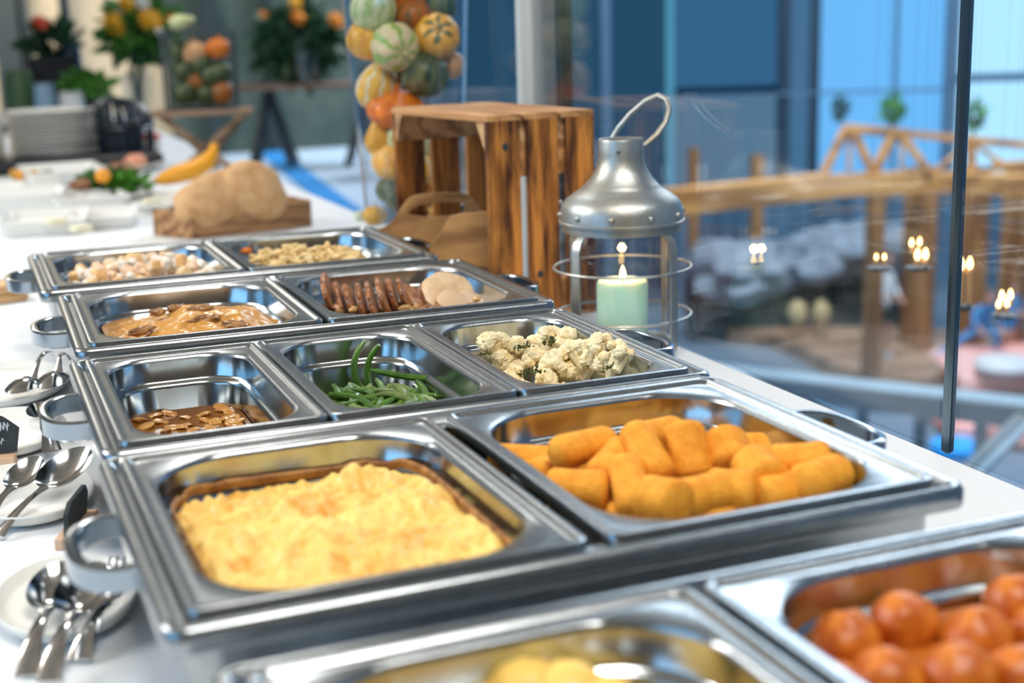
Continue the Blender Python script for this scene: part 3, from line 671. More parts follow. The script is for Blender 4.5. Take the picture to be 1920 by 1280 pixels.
# small gourds kept beside the caddy
GOLD = mat('gold_gourd', (.62, .38, .08), .35, 0, (.42, .22, .03), 20); PALEG = mat('pale_gourd', (.78, .80, .70), .4, 0, (.30, .42, .20), 20)
def gourd_mesh(m, ribs=10, rib=.06, sq=.9, neck=0, stem=True, n=40, seed=0):
    mb = MB(); rings = []
    for i in range(0, 19):
        th = pi*i/18; z = -cos(th)*sq
        r = sin(th)**(.9)
        if neck: r *= 1-.45*neck*max(0, z); z = z*(1+.5*neck*(z > 0)*z)
        z *= 1-.12*(1-min(1, sin(th)*2.5))
        rings.append([V(((r+1e-4)*cos(2*pi*k/n)*(1-rib*(1-abs(cos(ribs/2*2*pi*k/n)))), (r+1e-4)*sin(2*pi*k/n)*(1-rib*(1-abs(cos(ribs/2*2*pi*k/n)))), z*(1+.03*noise.noise(V((k*.3, i*.3, seed)))))) for k in range(n)])
    if stem:
        zt = rings[-1][0].z
        mb.tube([V((0, 0, zt-.05)), V((.03, 0, zt+.12)), V((.09, .03, zt+.26))], [.12, .07, .09], 6)
    mb.loft(rings, True, True); return mb
def gmat(name, a, b, kind='ribs', ribs=10):
    """two-tone gourd skin: colour stripes run along the ribs"""
    m = bpy.data.materials.new(name); m.use_nodes = True; nt = m.node_tree; N = nt.nodes; L = nt.links; p = N['Principled BSDF']; p.inputs['Roughness'].default_value = .38
    tc = N.new('ShaderNodeTexCoord'); sp = N.new('ShaderNodeSeparateXYZ'); L.new(tc.outputs['Object'], sp.inputs[0])
    at2 = N.new('ShaderNodeMath'); at2.operation = 'ARCTAN2'; L.new(sp.outputs[1], at2.inputs[0]); L.new(sp.outputs[0], at2.inputs[1])
    mu = N.new('ShaderNodeMath'); mu.operation = 'MULTIPLY'; mu.inputs[1].default_value = ribs; L.new(at2.outputs[0], mu.inputs[0])
    no = N.new('ShaderNodeTexNoise'); no.inputs['Scale'].default_value = 2.2; L.new(tc.outputs['Object'], no.inputs['Vector'])
    ma = N.new('ShaderNodeMath'); ma.operation = 'MULTIPLY_ADD'; ma.inputs[1].default_value = 7; L.new(no.outputs[0], ma.inputs[0]); L.new(mu.outputs[0], ma.inputs[2])
    sn = N.new('ShaderNodeMath'); sn.operation = 'SINE'; L.new(ma.outputs[0], sn.inputs[0])
    if kind == 'top':
        sn2 = N.new('ShaderNodeMath'); sn2.operation = 'MULTIPLY_ADD'; sn2.inputs[1].default_value = .6; L.new(sn.outputs[0], sn2.inputs[0])
        z3 = N.new('ShaderNodeMath'); z3.operation = 'MULTIPLY_ADD'; z3.inputs[1].default_value = 3.2; z3.inputs[2].default_value = -2.0; L.new(sp.outputs[2], z3.inputs[0]); L.new(z3.outputs[0], sn2.inputs[2]); sn = sn2
    r = N.new('ShaderNodeValToRGB'); r.color_ramp.elements[0].color = (*a, 1); r.color_ramp.elements[1].color = (*b, 1)
    r.color_ramp.elements[0].position = .45; r.color_ramp.elements[1].position = .62
    if kind == 'ribs': r.color_ramp.elements[0].position = .25; r.color_ramp.elements[1].position = .9
    L.new(sn.outputs[0], r.inputs[0]); L.new(r.outputs[0], p.inputs['Base Color']); return m
G_OR = gmat('orange_gourd', (.88, .22, .008), (.74, .15, .005)); G_YE = gmat('yellow_gourd', (.90, .46, .03), (.80, .32, .015))
G_GR = gmat('green_gourd', (.025, .06, .02), (.10, .13, .03)); G_ST = gmat('striped_gourd', (.88, .46, .04), (.86, .78, .52), 'x', 9)
G_CR = gmat('cream_green_gourd', (.74, .60, .34), (.26, .44, .07), 'ribs', 7); G_OG = gmat('orange_green_gourd', (.88, .42, .04), (.10, .12, .03), 'top', 6); G_DO = gmat('dark_orange_gourd', (.50, .13, .008), (.20, .10, .02))
G_PI = gmat('peach_gourd', (.78, .42, .20), (.70, .32, .12)); G_PL = gmat('pale_green_gourd', (.60, .62, .34), (.34, .44, .14))
gcache = {}
def gourd(p, r, m, lab, group, sq=.85, neck=0, rot=(0, 0, 0), name='gourd', sc=(1, 1, 1), ribs=10):
    key = (m.name, sq, neck, ribs)
    if key not in gcache: gcache[key] = gourd_mesh(m, ribs, .05, sq, neck).mesh(name, m)
    o = bpy.data.objects.new(name, gcache[key]); COL.objects.link(o); o.location = p; o.scale = (r*sc[0], r*sc[1], r*sc[2]); o.rotation_euler = rot
    return tag(o, lab, 'gourd', group)
gourd(atd(703, 404, 2.62), .025, GOLD, 'small golden gourd at the left end of the plywood caddy', None, .8)
gourd(atd(676, 405, 2.75), .014, PALEG, 'tiny white gourd left of the golden gourd', None, .8)
for i, (u, v, r, m_) in enumerate(((792, 396, .013, PALEG), (815, 398, .013, GOLD), (845, 394, .014, G_PL), (860, 390, .011, G_GR))):
    gourd(atd(u, v, 2.42), r, m_, 'small gourd seen through the handle slot of the plywood caddy, '+['leftmost and white', 'golden one', 'pale green one', 'dark one at the right'][i], None, .8)

# ================================================================== VASE OF GOURDS
vc = at(768, 430, TZ); vd = 2.62
vc = atd(768, 200, vd); vc.z = TZ
vs = empty('glass_vase', vc, 'tall clear glass vase full of ornamental gourds, behind the wooden crate', 'vase')
MB().lathe([(0, .0), (.088, .0), (.0895, .003), (.099, .15), (.111, .34), (.125, .62), (.125, .66), (.1225, .66), (.1225, .62), (.1085, .34), (.096, .15), (.086, .012), (0, .010)], 56).build('vase_body', VGLASS, vs)
def inv(u, v, d, r):
    p = atd(u, v, d); q = p-vc; h = V((q.x, q.y)); R_ = .087+.034*min(1, q.z/.6)-r
    if h.length > R_: h = h.normalized()*max(.0, R_); p.x, p.y = vc.x+h.x, vc.y+h.y
    return p
GV = 'ornamental gourds in the tall vase'
for u, v, d, r, m_, sq, nk, rot, lab in (
    (672, 76, 2.57, .037, G_YE, .9, 0, (.3, .2, 0), 'yellow-orange gourd at the left, near the top of the tall vase'),
    (741, 88, 2.53, .042, G_CR, .95, 0, (1.9, .6, .3), 'large cream and green gourd at the front of the tall vase'),
    (824, 68, 2.55, .040, G_OG, .85, 0, (1.1, .3, -.4), 'orange gourd with a dark green star, at the right of the tall vase'),
    (772, 26, 2.58, .036, G_DO, .8, 0, (.5, 0, 0), 'dark orange gourd above the middle of the tall vase'),
    (700, 18, 2.55, .040, G_PL, 1, 0, (.4, .3, 0), 'pale green gourd at the top left of the tall vase'),
    (820, 12, 2.60, .034, G_GR, .9, 0, (.2, 0, 0), 'dark green gourd at the top right of the tall vase'),
    (740, -30, 2.58, .045, G_OR, .8, 0, (.3, 0, 0), 'orange gourd above the frame edge in the tall vase'),
    (852, 122, 2.60, .026, G_PI, .9, 0, (.3, 0, 0), 'small peach-coloured gourd at the right side of the tall vase'),
    (796, 138, 2.56, .044, G_GR, .85, 0, (.5, .4, 0), 'large dark green gourd below the star-marked gourd'),
    (686, 166, 2.56, .036, G_ST, 1.1, .4, (.2, .3, 0), 'yellow and white striped gourd at the left of the tall vase'),
    (716, 152, 2.62, .030, G_YE, .8, 0, (.2, .1, 0), 'yellow gourd behind the striped gourd'),
    (728, 206, 2.55, .052, G_OR, .62, 0, (.2, 0, 0), 'broad bright orange gourd just above the crate'),
    (706, 262, 2.58, .026, G_YE, 1.2, .6, (.2, 0, 0), 'pear-shaped yellow gourd left of the crate'),
    (712, 305, 2.56, .038, G_YE, .9, 0, (.2, .2, 0), 'large ribbed yellow gourd at the lower left of the tall vase'),
    (770, 262, 2.58, .042, G_PL, 1, 0, (.1, 0, 0), 'lime yellow gourd seen through the first gap of the crate'),
    (772, 318, 2.56, .040, G_ST, .9, 0, (.1, 0, 0), 'pale yellow gourd low behind the first gap of the crate'),
    (835, 250, 2.60, .036, G_GR, 1, 0, (.1, 0, 0), 'dark green gourd seen through the second gap of the crate'),
    (835, 320, 2.60, .036, G_YE, 1, 0, (.1, 0, 0), 'yellow gourd low behind the second gap of the crate'),
    (700, 362, 2.56, .028, G_GR, .8, 0, (.1, 0, 0), 'dark green gourd at the bottom left of the tall vase'),
    (748, 372, 2.58, .033, G_GR, .8, 0, (.1, 0, 0), 'dark gourd at the bottom middle of the tall vase'),
    (800, 378, 2.58, .030, G_DO, .8, 0, (.1, 0, 0), 'brownish gourd at the bottom right of the tall vase'),
    (752, 152, 2.66, .034, G_GR, .8, 0, (.1, 0, 0), 'green gourd half hidden behind the large cream gourd')):
    p = inv(u, v, d, r); p.z = max(p.z, TZ+.012+r*sq*.9); gourd(p, r*1.1, m_, lab, GV, sq, nk, rot)

# ================================================================== PLATES, SPOONS, CARDS
def oval_plate(c, a, b, rz, lab):
    m = MB(); n = 48
    def ring(k, z): return [V((a*k*cos(2*pi*i/n), b*k*sin(2*pi*i/n), z)) for i in range(n)]
    m.loft([ring(.70, 0), ring(.78, 0), ring(.93, .006), ring(.995, .013), ring(1.0, .0150), ring(.985, .0162), ring(.955, .0150), ring(.88, .0105), ring(.80, .0085), ring(.5, .0080), ring(.05, .008)], True, True)
    return tag(m.build('plate', PORC, None, True, (c[0], c[1], TZ), rz), lab, 'plate', 'oval spoon plates')
oval_plate((-.318, -.192), .0555, .083, radians(-4), 'white oval plate nearest the camera, with two spoons and a fork')
oval_plate((-.338, .095), .066, .092, radians(10), 'white oval plate beside the slate label, with two serving spoons')
oval_plate((-.345, .335), .066, .092, radians(0), 'white oval plate with a single ladle spoon')
oval_plate((-.342, .575), .085, .112, radians(0), 'white oval plate farthest back, with two spoons')
SPM = mat('cutlery_steel', (.60, .60, .60), .12, 1, bump=.1, nscale=8)
def spoon(pb, pe, bl, bw, lab, nm='serving_spoon', bz=.0, up=.0, hw=(.0035, .0095), droop=0, fork=False, flip=1, g=None):
    pb, pe = V(pb), V(pe); L_ = (pe-pb).length; t = empty(nm, pb, lab, 'fork' if fork else 'spoon', g)
    ex = (pe-pb).normalized(); ey = V((0, 0, 1)).cross(ex).normalized(); ez = ex.cross(ey)
    W3 = lambda x, y, z: ex*x+ey*y+ez*z
    if not fork:
        def bowl(k, dz):
            rings = []
            for i in range(1, 9):
                s = i/8; rings.append([W3(-bl*s*k*cos(2*pi*j/28)*(1+.06*cos(2*pi*j/28)), bw*s*k*sin(2*pi*j/28), flip*(-.011*(1-s*s)*(bw/.022))+dz) for j in range(28)])
            return rings
        r1 = bowl(1, 0); r2 = bowl(.985, -.0011)
        MB().loft(list(reversed(r1))+r2[:0], False, True).loft(r2, True).loft([r1[-1], r2[-1]]).build('bowl', SPM, t)
        x0 = bl*.93
    else:
        rings = []
        m = MB()
        for j in range(4):
            y = (j-1.5)*.0058
            m.tube([W3(-.034, y, .007), W3(-.022, y, .001), W3(-.006, y*1.0, -.002), W3(.004, y*.8, -.001)], [.0009, .0013, .0015, .0015], 6)
        m.loft([[W3(x, s*h_, z+q) for s, q in ((-1, -.0008), (1, -.0008), (1, .0008), (-1, .0008))] for x, h_, z in ((-.004, .0105, -.002), (.004, .0105, -.001), (.012, .007, .001), (.020, .0032, .002))], True, True)
        m.build('tines', SPM, t); x0 = .017
    pts = 9; rings = []
    for i in range(pts+1):
        q = i/pts; x = x0+(L_-x0)*q; wd = hw[0]+(hw[1]-hw[0])*(q**1.5)+.003*max(0, 1-q*6); z = droop*sin(pi*q)+.0005
        th = .0022-.0007*q
        rings.append([W3(x, -wd, z), W3(x, -wd*.6, z+th*.7), W3(x, wd*.6, z+th*.7), W3(x, wd, z), W3(x, wd*.6, z-th), W3(x, -wd*.6, z-th)])
    MB().loft(rings, True, True).build('handle', SPM, t)
    return t
ZB = TZ+.028
spoon(at(103, 1098, ZB), at(52, 1268, TZ+.002), .031, .0215, 'left steel spoon of the nearest plate, partly under the middle spoon', droop=.008)
spoon(at(158, 1103, ZB+.006), at(92, 1278, TZ+.008), .033, .0225, 'middle steel spoon of the nearest plate, lying over the left spoon', droop=.008)
spoon(at(208, 1106, ZB-.004), at(150, 1238, TZ+.003), .03, .02, 'steel fork at the right side of the nearest plate', 'serving_fork', fork=True, droop=.006)
spoon(at(119, 877, ZB+.010), at(-4, 1006, TZ+.004), .034, .0245, 'large steel spoon with a scratched bowl, right one on the plate beside the slate label', droop=.004, hw=(.0028, .0075))
spoon(at(44, 886, ZB+.002), at(-30, 985, TZ+.003), .026, .018, 'smaller steel spoon left of the large scratched spoon', droop=.004)
spoon(at(80, 768, ZB), at(97, 846, TZ+.018), .030, .0185, 'single steel ladle spoon with its handle towards the camera', droop=.004, hw=(.003, .0105))
spoon(at(44, 722, ZB-.002), at(110, 672, ZB+.006), .030, .020, 'left steel spoon on the farthest plate, bowl turned down', flip=-1, droop=.020, hw=(.003, .005))
spoon(at(98, 712, ZB-.002), at(128, 674, ZB+.006), .030, .020, 'right steel spoon on the farthest plate, bowl turned down', flip=-1, droop=.016, hw=(.003, .005))

# slate name cards in small wooden feet
LW = mat('light_wood', (.72, .50, .34), .6, 0, (.62, .40, .25), 40)
s1 = empty('slate_label', at(22, 872, TZ), 'dark slate label with white chalk writing, cut by the left edge', 'label', rz=radians(-10))
out = [(-.07, .004), (.006, .004), (.010, .030), (.003, .036), (-.006, .043), (-.014, .046), (-.048, .046), (-.058, .042), (-.066, .036), (-.074, .030)]
tl = Re(radians(-16), 0, 0)
MB().loft([[tl @ V((x, y, z+.010)) for x, z in out] for y in (0, .003)], True, True).build('slate_plate', SLATE, s1, False)
MB().box((-.030, -.001, .006), (.070, .020, .012), bev=.001).build('foot', LW, s1, False)
rs = random.Random(4); ch = MB()
# two hand-written chalk words, running off the left edge of the picture
for row, (zz, xe, h_) in enumerate(((.041, .000, .010), (.026, -.006, .008))):
    x = xe
    for k in range(7):
        w_ = rs.uniform(.004, .007); pts = []
        for q in range(5): pts.append(tl @ V((x-w_*q/4, -.0006, zz+h_*(.5*sin(q*2.2+k*1.7)+.1))))
        ch.tube(pts, .0009, 5); x -= w_*1.05
ch.build('chalk_writing', CHALK, s1)
s2 = empty('slate_label', at(146, 1012, TZ), 'dark slate label seen edge-on in a small wooden foot, between the two nearest plates', 'label')
dA, dB = at(129, 1026, TZ), at(163, 980, TZ); dd = (dB-dA).normalized(); dn = V((-dd.y, dd.x, 0)); L_ = (dB-dA).length
o2 = s2.location
MB().loft([[dA+dd*x+V((0, 0, z+.004))+dn*(y-.12*z)-o2 for x, z in ((0, 0), (L_, 0), (L_*1.06, .026), (L_*.9, .036), (L_*.1, .036), (-.004, .028))] for y in (0, .004)], True, True).build('slate_plate', SLATE, s2, False)
c_ = (dA+dB)/2-o2
MB().box((c_.x, c_.y, .0055), (.020, L_*1.25, .011), Rz(atan2(dd.y, dd.x)-pi/2), bev=.001).build('foot', LW, s2, False)
# ================================================================== BACK OF THE TABLE (left background)
# bread in a wooden box
bb = empty('bread_box', at(360, 449, TZ), 'low wooden box of knotty wood holding two bread loaves, behind the far pans', 'box', rz=radians(12))
BL, BW2, BH = .298, .13, .062
MB().box((BL/2, .005, BH/2), (BL, .010, BH), bev=.0015).build('side_board', BWOOD, bb, False)
MB().box((BL/2, BW2-.005, BH/2), (BL, .010, BH), bev=.0015).build('side_board', BWOOD, bb, False)
q1 = V((-.05, .115, 0)); 
for x in (0.005, BL-.005):
    MB().box((x-.02*(x < .01), BW2/2+.0, BH/2), (.010, BW2+.012 if x < .01 else BW2-.02, BH), Rz(radians(18)) if x < .01 else None, bev=.0015).build('end_board', BWOOD, bb, False)
MB().box((BL/2-.005, BW2/2, .004), (BL-.022, BW2-.022, .008)).build('base_board', BWOOD, bb, False)
BREAD = mat('bread_crust', (.68, .42, .21), .8, 0, (.50, .26, .10), 24, bump=.5, bscale=70, ramp=(.3, .6))
tag(MB().ball((0, 0, 0), (.105, .062, .060), Re(0, radians(-14), 0), n=28, m=18, nz=.16, seed=3, ns=1.5).build('bread_loaf', BREAD, None, True, atd(405, 372, 3.12), radians(12)), 'large round tan bread loaf in the wooden box, nearer the left', 'bread')
tag(MB().ball((0, 0, 0), (.080, .045, .066), Re(0, radians(38), 0), n=28, m=18, nz=.14, seed=8, ns=1.5).build('bread_loaf', BREAD, None, True, atd(478, 358, 3.14), radians(8)), 'pale bread loaf leaning at the right in the wooden box', 'bread')
# cutting board at the left edge
cb = empty('cutting_board', at(-40, 560, TZ), 'light wooden cutting board lying at the left edge, beyond the chafing dish handles', 'cutting board')
MB().box((-.04, .0, .008), (.22, .175, .016), Rz(radians(8)), bev=.004).build('board', BOARD, cb, False)
MB().box((-.04, -.082, .022), (.22, .018, .014), Rz(radians(8)), bev=.004).build('raised_edge', BOARD, cb, False)
# white platters
def slab_plate(c, sx, sy, rz, lab, h=.02, name='platter'):
    m = MB(); q = lambda i, z: [Rz(rz) @ p for p in rr(sx/2-i, sy/2-i, .02, z, 5)]
    m.loft([q(.018, 0), q(.012, .002), q(0, h), q(.003, h+.002), q(.016, h*.45), q(.03, h*.4)], True, True)
    return tag(m.build(name, PORC, None, True, (c.x, c.y, TZ)), lab, 'platter', 'white serving platters')
slab_plate(at(90, 430, TZ), .20, .26, radians(-8), 'white rectangular platter nearest, left of the bread box', .035)
slab_plate(at(195, 420, TZ), .17, .22, radians(-8), 'white rectangular platter directly left of the bread box', .03)
slab_plate(at(30, 395, TZ), .26, .22, radians(-6), 'white platter at the left edge, behind the nearest platter', .05)
slab_plate(at(165, 392, TZ), .20, .20, radians(5), 'white platter in front of the salad dish', .04)
slab_plate(at(320, 382, TZ), .26, .34, radians(12), 'white platter right of the salad dish, under the orange squash', .02)
slab_plate(at(120, 350, TZ), .24, .34, radians(4), 'tall white dish behind the platters, beside the salad', .06)
slab_plate(at(40, 366, TZ), .22, .26, radians(0), 'white dish at the left edge carrying a yellow garnish', .03)
CRUMB = mat('cheese', (.80, .76, .55), .5)
for u, v, lab in ((152, 428, 'pale cheese piece on the white platter left of the bread box'), (105, 415, 'white cheese slice on the nearest platter'), (285, 377, 'brown crispbread crumbs on the platter beside the bread box')):
    tag(MB().box((0, 0, 0), (.045, .03, .016), bev=.004).build('cheese_piece', CRUMB, None, True, at(u, v, TZ+.035), .4), lab, 'cheese')
# leaf helper: a pile of small curved leaves
LEAF = mat('green_leaf', (.10, .30, .03), .5, 0, (.03, .13, .015), 8); LEAFD = mat('dark_leaf', (.03, .10, .04), .5, 0, (.015, .045, .02), 8)
def leaves(n, R_, ln, seed, flat=1, up=.3):
    r = random.Random(seed); m = MB()
    for i in range(n):
        d = V((r.gauss(0, 1), r.gauss(0, 1), r.gauss(0, 1)*flat+up)).normalized(); p = V((d.x*R_[0], d.y*R_[1], d.z*R_[2]))*r.uniform(.35, 1)
        t = (d+V((r.gauss(0, .6), r.gauss(0, .6), r.gauss(0, .6)))).normalized(); s = t.cross(V((r.gauss(0, 1), r.gauss(0, 1), r.gauss(0, 1)))).normalized(); nn = t.cross(s)
        L_ = ln*r.uniform(.6, 1.3); w_ = L_*.24
        m.add([p, p+t*L_*.35+s*w_+nn*w_*.3, p+t*L_*.7+s*w_*.8+nn*w_*.2, p+t*L_-nn*w_*.4, p+t*L_*.7-s*w_*.8+nn*w_*.2, p+t*L_*.35-s*w_+nn*w_*.3, p+t*L_*.5-nn*w_*.15], [(0, 1, 6), (1, 2, 6), (2, 3, 6), (3, 4, 6), (4, 5, 6), (5, 0, 6)])
    return m
sa = empty('salad_dish', at(215, 376, TZ), 'dish of green salad leaves with an orange slice and brown meat on top', 'salad')
MB().lathe([(0, 0), (.06, 0), (.11, .022), (.108, .026), (.06, .008), (0, .008)], 32).build('dish', PORC, sa)
tag(leaves(220, (.085, .07, .035), .045, 5, .5, .5).build('salad_leaves', LEAF, sa, False, (0, 0, .035)), kind='stuff')
tag(leaves(60, (.07, .06, .03), .04, 6, .5, .5).build('dark_leaves', LEAFD, sa, False, (-.02, -.01, .035)), kind='stuff')
ORG = mat('orange_flesh', (.88, .36, .03), .4); BRM = mat('brown_meat', (.34, .16, .08), .5, 0, (.20, .08, .04), 30)
MB().ball((0, 0, 0), (.022, .012, .020), n=14, m=8).build('orange_slice', ORG, sa, True, atd(193, 330, 3.75)-sa.location)
MB().ball((0, 0, 0), (.045, .03, .022), n=16, m=10, nz=.4, seed=3).build('meat', BRM, sa, True, atd(228, 318, 3.9)-sa.location)
MB().ball((0, 0, 0), (.03, .02, .014), n=16, m=10, nz=.4, seed=5).build('meat', BRM, sa, True, atd(150, 345, 3.75)-sa.location)
yg = empty('garnish', at(60, 352, TZ), 'heap of yellow and orange garnish on the white dish by the left edge', 'garnish')
yg.location.z = TZ+.014
r_ = random.Random(9)
for i in range(9): MB().ball((r_.uniform(-.05, .04), r_.uniform(-.02, .02), .015+r_.uniform(0, .02)), r_.uniform(.012, .02), n=10, m=7, nz=.3, seed=i).build('garnish_piece', [GOLD, ORG, CRUMB][i % 3], yg)
leaves(14, (.02, .02, .01), .03, 8).build('leaf', LEAF, yg, False, (.055, 0, .012))
# orange squash
sq = empty('orange_squash', at(345, 364, TZ)+V((0, 0, .03)), 'long orange curved squash lying behind the bread', 'squash')
pts = [(-.085, 0, .012), (-.06, 0, .018), (-.02, 0, .028), (.03, 0, .036), (.075, 0, .055), (.10, 0, .085), (.105, 0, .11)]
MB().tube(pts, [.006, .018, .026, .029, .026, .017, .010], 18).build('squash_body', mat('squash_orange', (.82, .36, .02), .35), sq, True, (0, 0, 0), .2)
# folding wooden stand with a black framed glass box of gourds
GW = wood('grey_wood', (.34, .22, .13), (.20, .12, .07), 'x', 6, .6)
st = empty('folding_stand', at(390, 318, TZ), 'small folding wooden stand with crossed legs, carrying the black glass box of gourds', 'stand', rz=radians(-14))
MB().box((0.0, 0, .196), (.33, .17, .018), bev=.003).build('top_board', GW, st, False)
for x0, x1 in ((-.145, .03), (.145, -.03), (-.06, .09), (.06, -.09)):
    yy = {-.145: .06, .145: .06, -.06: -.06, .06: -.06}[x0]
    a = V((x0 if abs(x0) > .1 else x0*2.3, yy, .19)); b = V((x1*1.0, yy, .002)); d = (b-a); R = d.to_track_quat('Z', 'Y').to_matrix()
    MB().box((a+b)/2, (.030, .020, d.length), R, bev=.002).build('leg', GW, st, False)
MB().box((0, 0, .075), (.02, .14, .014), bev=.002).build('crossbar', GW, st, False)
gb = empty('glass_box', (st.location.x, st.location.y, TZ+.202), 'square black-framed glass box filled with gourds, standing on the folding stand', 'vase', rz=radians(-14))
for sx in (-1, 1):
    for sy in (-1, 1): MB().box((sx*.112, sy*.075, .13), (.011, .011, .26)).build('frame_post', DK, gb, False)
for z in (.004, .258):
    for sy in (-1, 1): MB().box((0, sy*.075, z), (.232, .010, .010)).build('frame_rail', DK, gb, False)
    for sx in (-1, 1): MB().box((sx*.112, 0, z), (.010, .15, .010)).build('frame_rail', DK, gb, False)
MB().box((0, -.078, .13), (.22, .003, .245)).build('pane', VGLASS, gb, False); MB().box((0, .078, .13), (.22, .003, .245)).build('pane', VGLASS, gb, False)
GB = 'gourds in the black-framed glass box'
for u, v, r, m_, sq_, lab in ((368, 98, .040, G_PI, .85, 'peach gourd near the top of the glass box on the stand'), (424, 90, .036, G_OR, .85, 'bright orange gourd at the top right of the glass box'), (350, 130, .035, G_GR, .9, 'green gourd at the left of the glass box'),
                          (400, 140, .040, G_GR, .8, 'dark green gourd in the middle of the glass box'), (352, 172, .040, G_GR, .9, 'dark green gourd at the lower left of the glass box'), (392, 182, .036, G_GR, .9, 'dark gourd at the bottom middle of the glass box'),
                          (380, 120, .038, G_GR, .9, 'dark green gourd under the peach gourd in the glass box'), (425, 135, .036, G_GR, .9, 'dark green gourd under the bright orange gourd in the glass box'), (340, 95, .034, G_GR, .9, 'green gourd at the top left of the glass box'),
                          (428, 178, .036, G_DO, 1, 'brown-orange ribbed gourd at the bottom right of the glass box'), (372, 150, .03, G_DO, 1, 'dark gourd behind the green ones in the glass box')):
    r *= 1.18; p = atd(u, v, 4.72); o = gourd(p, r, m_, lab, GB, sq_)
    p = (o.location-gb.location); p.rotate(Euler((0, 0, radians(14)))); p.x = max(-.105+r, min(.105-r, p.x)); p.y = max(-.035, min(.035, p.y)); p.z = max(r*sq_+.012, min(.25-r*.8, p.z)); p.rotate(Euler((0, 0, radians(-14)))); o.location = gb.location+p
o = gourd(gb.location+V((-.055, .0, .290)), .026, G_PL, 'long pale green gourd lying across the top of the glass box', None, 1.5, .5, (0, radians(80), 0))
# plate stacks on a black tray
tr = tag(MB().box((0, 0, 0), (.80, .36, .05), bev=.01).build('black_tray', mat('black_plastic', (.015, .018, .022), .35), None, False, (-.10, 3.86, TZ+.026)), 'black tray under the white plate stacks at the left edge', 'tray')
PL = MB().lathe([(0, 0), (.085, 0), (.09, .001), (.150, .009), (.1515, .0105), (.149, .0115), (.09, .004), (0, .004)], 40).mesh('dinner_plate', PORC)
for k, (x, y, n_, lab) in enumerate(((-.365, 3.83, 15, 'plate stack at the left edge'), (-.055, 3.85, 15, 'plate stack beside the basket'))):
    for i in range(n_):
        o = bpy.data.objects.new('dinner_plate', PL); COL.objects.link(o); o.location = (x+random.gauss(0, .002), y+random.gauss(0, .002), TZ+.0515+i*.0105)
        tag(o, 'white dinner plate, %s in the %s' % (('lowest' if i == 0 else 'topmost' if i == n_-1 else '%s from the bottom' % ['', 'second', 'third', 'fourth', 'fifth', 'sixth', 'seventh', 'eighth', 'ninth', 'tenth', 'eleventh', 'twelfth', 'thirteenth', 'fourteenth'][i]), lab), 'plate', 'stacked dinner plates')
# black domed basket
bk = empty('wire_basket', (.165, 3.93, TZ), 'black round-topped slatted basket beside the plate stacks', 'basket')
BLK = mat('black_wire', (.01, .014, .02), .3)
for k in range(20):
    a = 2*pi*k/20; c, s = cos(a), sin(a)
    MB().tube([(c*.105, s*.105, .003), (c*.118, s*.118, .06), (c*.118, s*.118, .13), (c*.113, s*.113, .165), (c*.09, s*.09, .195), (c*.05, s*.05, .215), (c*.012, s*.012, .222)], .0065, 6).build('rib', BLK, bk)
for z, r in ((.006, .106), (.125, .121), (.03, .112)): MB().tube([(r*cos(2*pi*k/32), r*sin(2*pi*k/32), z) for k in range(32)], .006, 6, closed=True).build('ring', BLK, bk)
MB().lathe([(0, .222), (.018, .222), (.018, .230), (0, .232)], 14).build('cap', BLK, bk)
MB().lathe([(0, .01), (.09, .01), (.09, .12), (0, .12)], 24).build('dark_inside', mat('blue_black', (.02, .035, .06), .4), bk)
bk.scale = (1.12, 1.12, 1.05)
# red topped box and white cup area
rb_ = empty('white_box', at(268, 300, TZ), 'small white box with a red top, right of the black basket', 'box')
MB().box((0, 0, .04), (.13, .10, .08), bev=.006).build('box_body', PORC, rb_, False); MB().box((0, 0, .088), (.136, .106, .016), bev=.005).build('red_top', mat('red_plastic', (.75, .06, .03), .4), rb_, False)
dp = empty('dessert_plate', at(255, 318, TZ), 'white plate with a small orange snack, in front of the red-topped box', 'plate')
MB().lathe([(0, 0), (.05, 0), (.10, .016), (.098, .02), (.05, .006), (0, .006)], 28).build('plate', PORC, dp); MB().ball((0, 0, .03), (.04, .03, .024), nz=.3, seed=2).build('snack', mat('salmon', (.80, .36, .22), .5), dp)

# ---- sideboard behind the buffet, flowers and plants
sb = empty('sideboard', (-.95, 7.3, FZ), 'dark sideboard behind the buffet carrying plants and jars', 'sideboard')
MB().box((0, 0, .36), (3.2, .9, .72), bev=.01).build('sideboard_body', DK, sb, False); MB().box((0, 0, .735), (3.26, .96, .03), bev=.005).build('top', mat('blue_grey_top', (.16, .24, .32), .3), sb, False)
YF = mat('yellow_petal', (.92, .50, .03), .5); RF = mat('red_petal', (.75, .10, .03), .5); WF = mat('white_petal', (.85, .85, .75), .5); OF = mat('orange_petal', (.85, .32, .03), .5)
def flower(p, r, m, par, seed=0):
    mb = MB(); rn = random.Random(seed)
    for ring_, (k, R_, zz) in enumerate(((12, 1, 0), (9, .7, .25), (6, .4, .45))):
        for i in range(k):
            a = 2*pi*i/k+ring_; d = V((cos(a), sin(a), 0)); s = V((-sin(a), cos(a), 0))
            mb.add([d*r*.1+V((0, 0, zz*r)), d*R_*r*.6+s*r*.22+V((0, 0, (zz+.12)*r)), d*R_*r+V((0, 0, (zz)*r)), d*R_*r*.6-s*r*.22+V((0, 0, (zz+.12)*r))], [(0, 1, 2, 3)])
    mb.ball((0, 0, .25*r), r*.35, n=10, m=6)
    o = mb.build('flower_head', m, par, False, p); o.rotation_euler = (radians(60), rn.uniform(-.4, .4), rn.uniform(-.5, .5)); return o
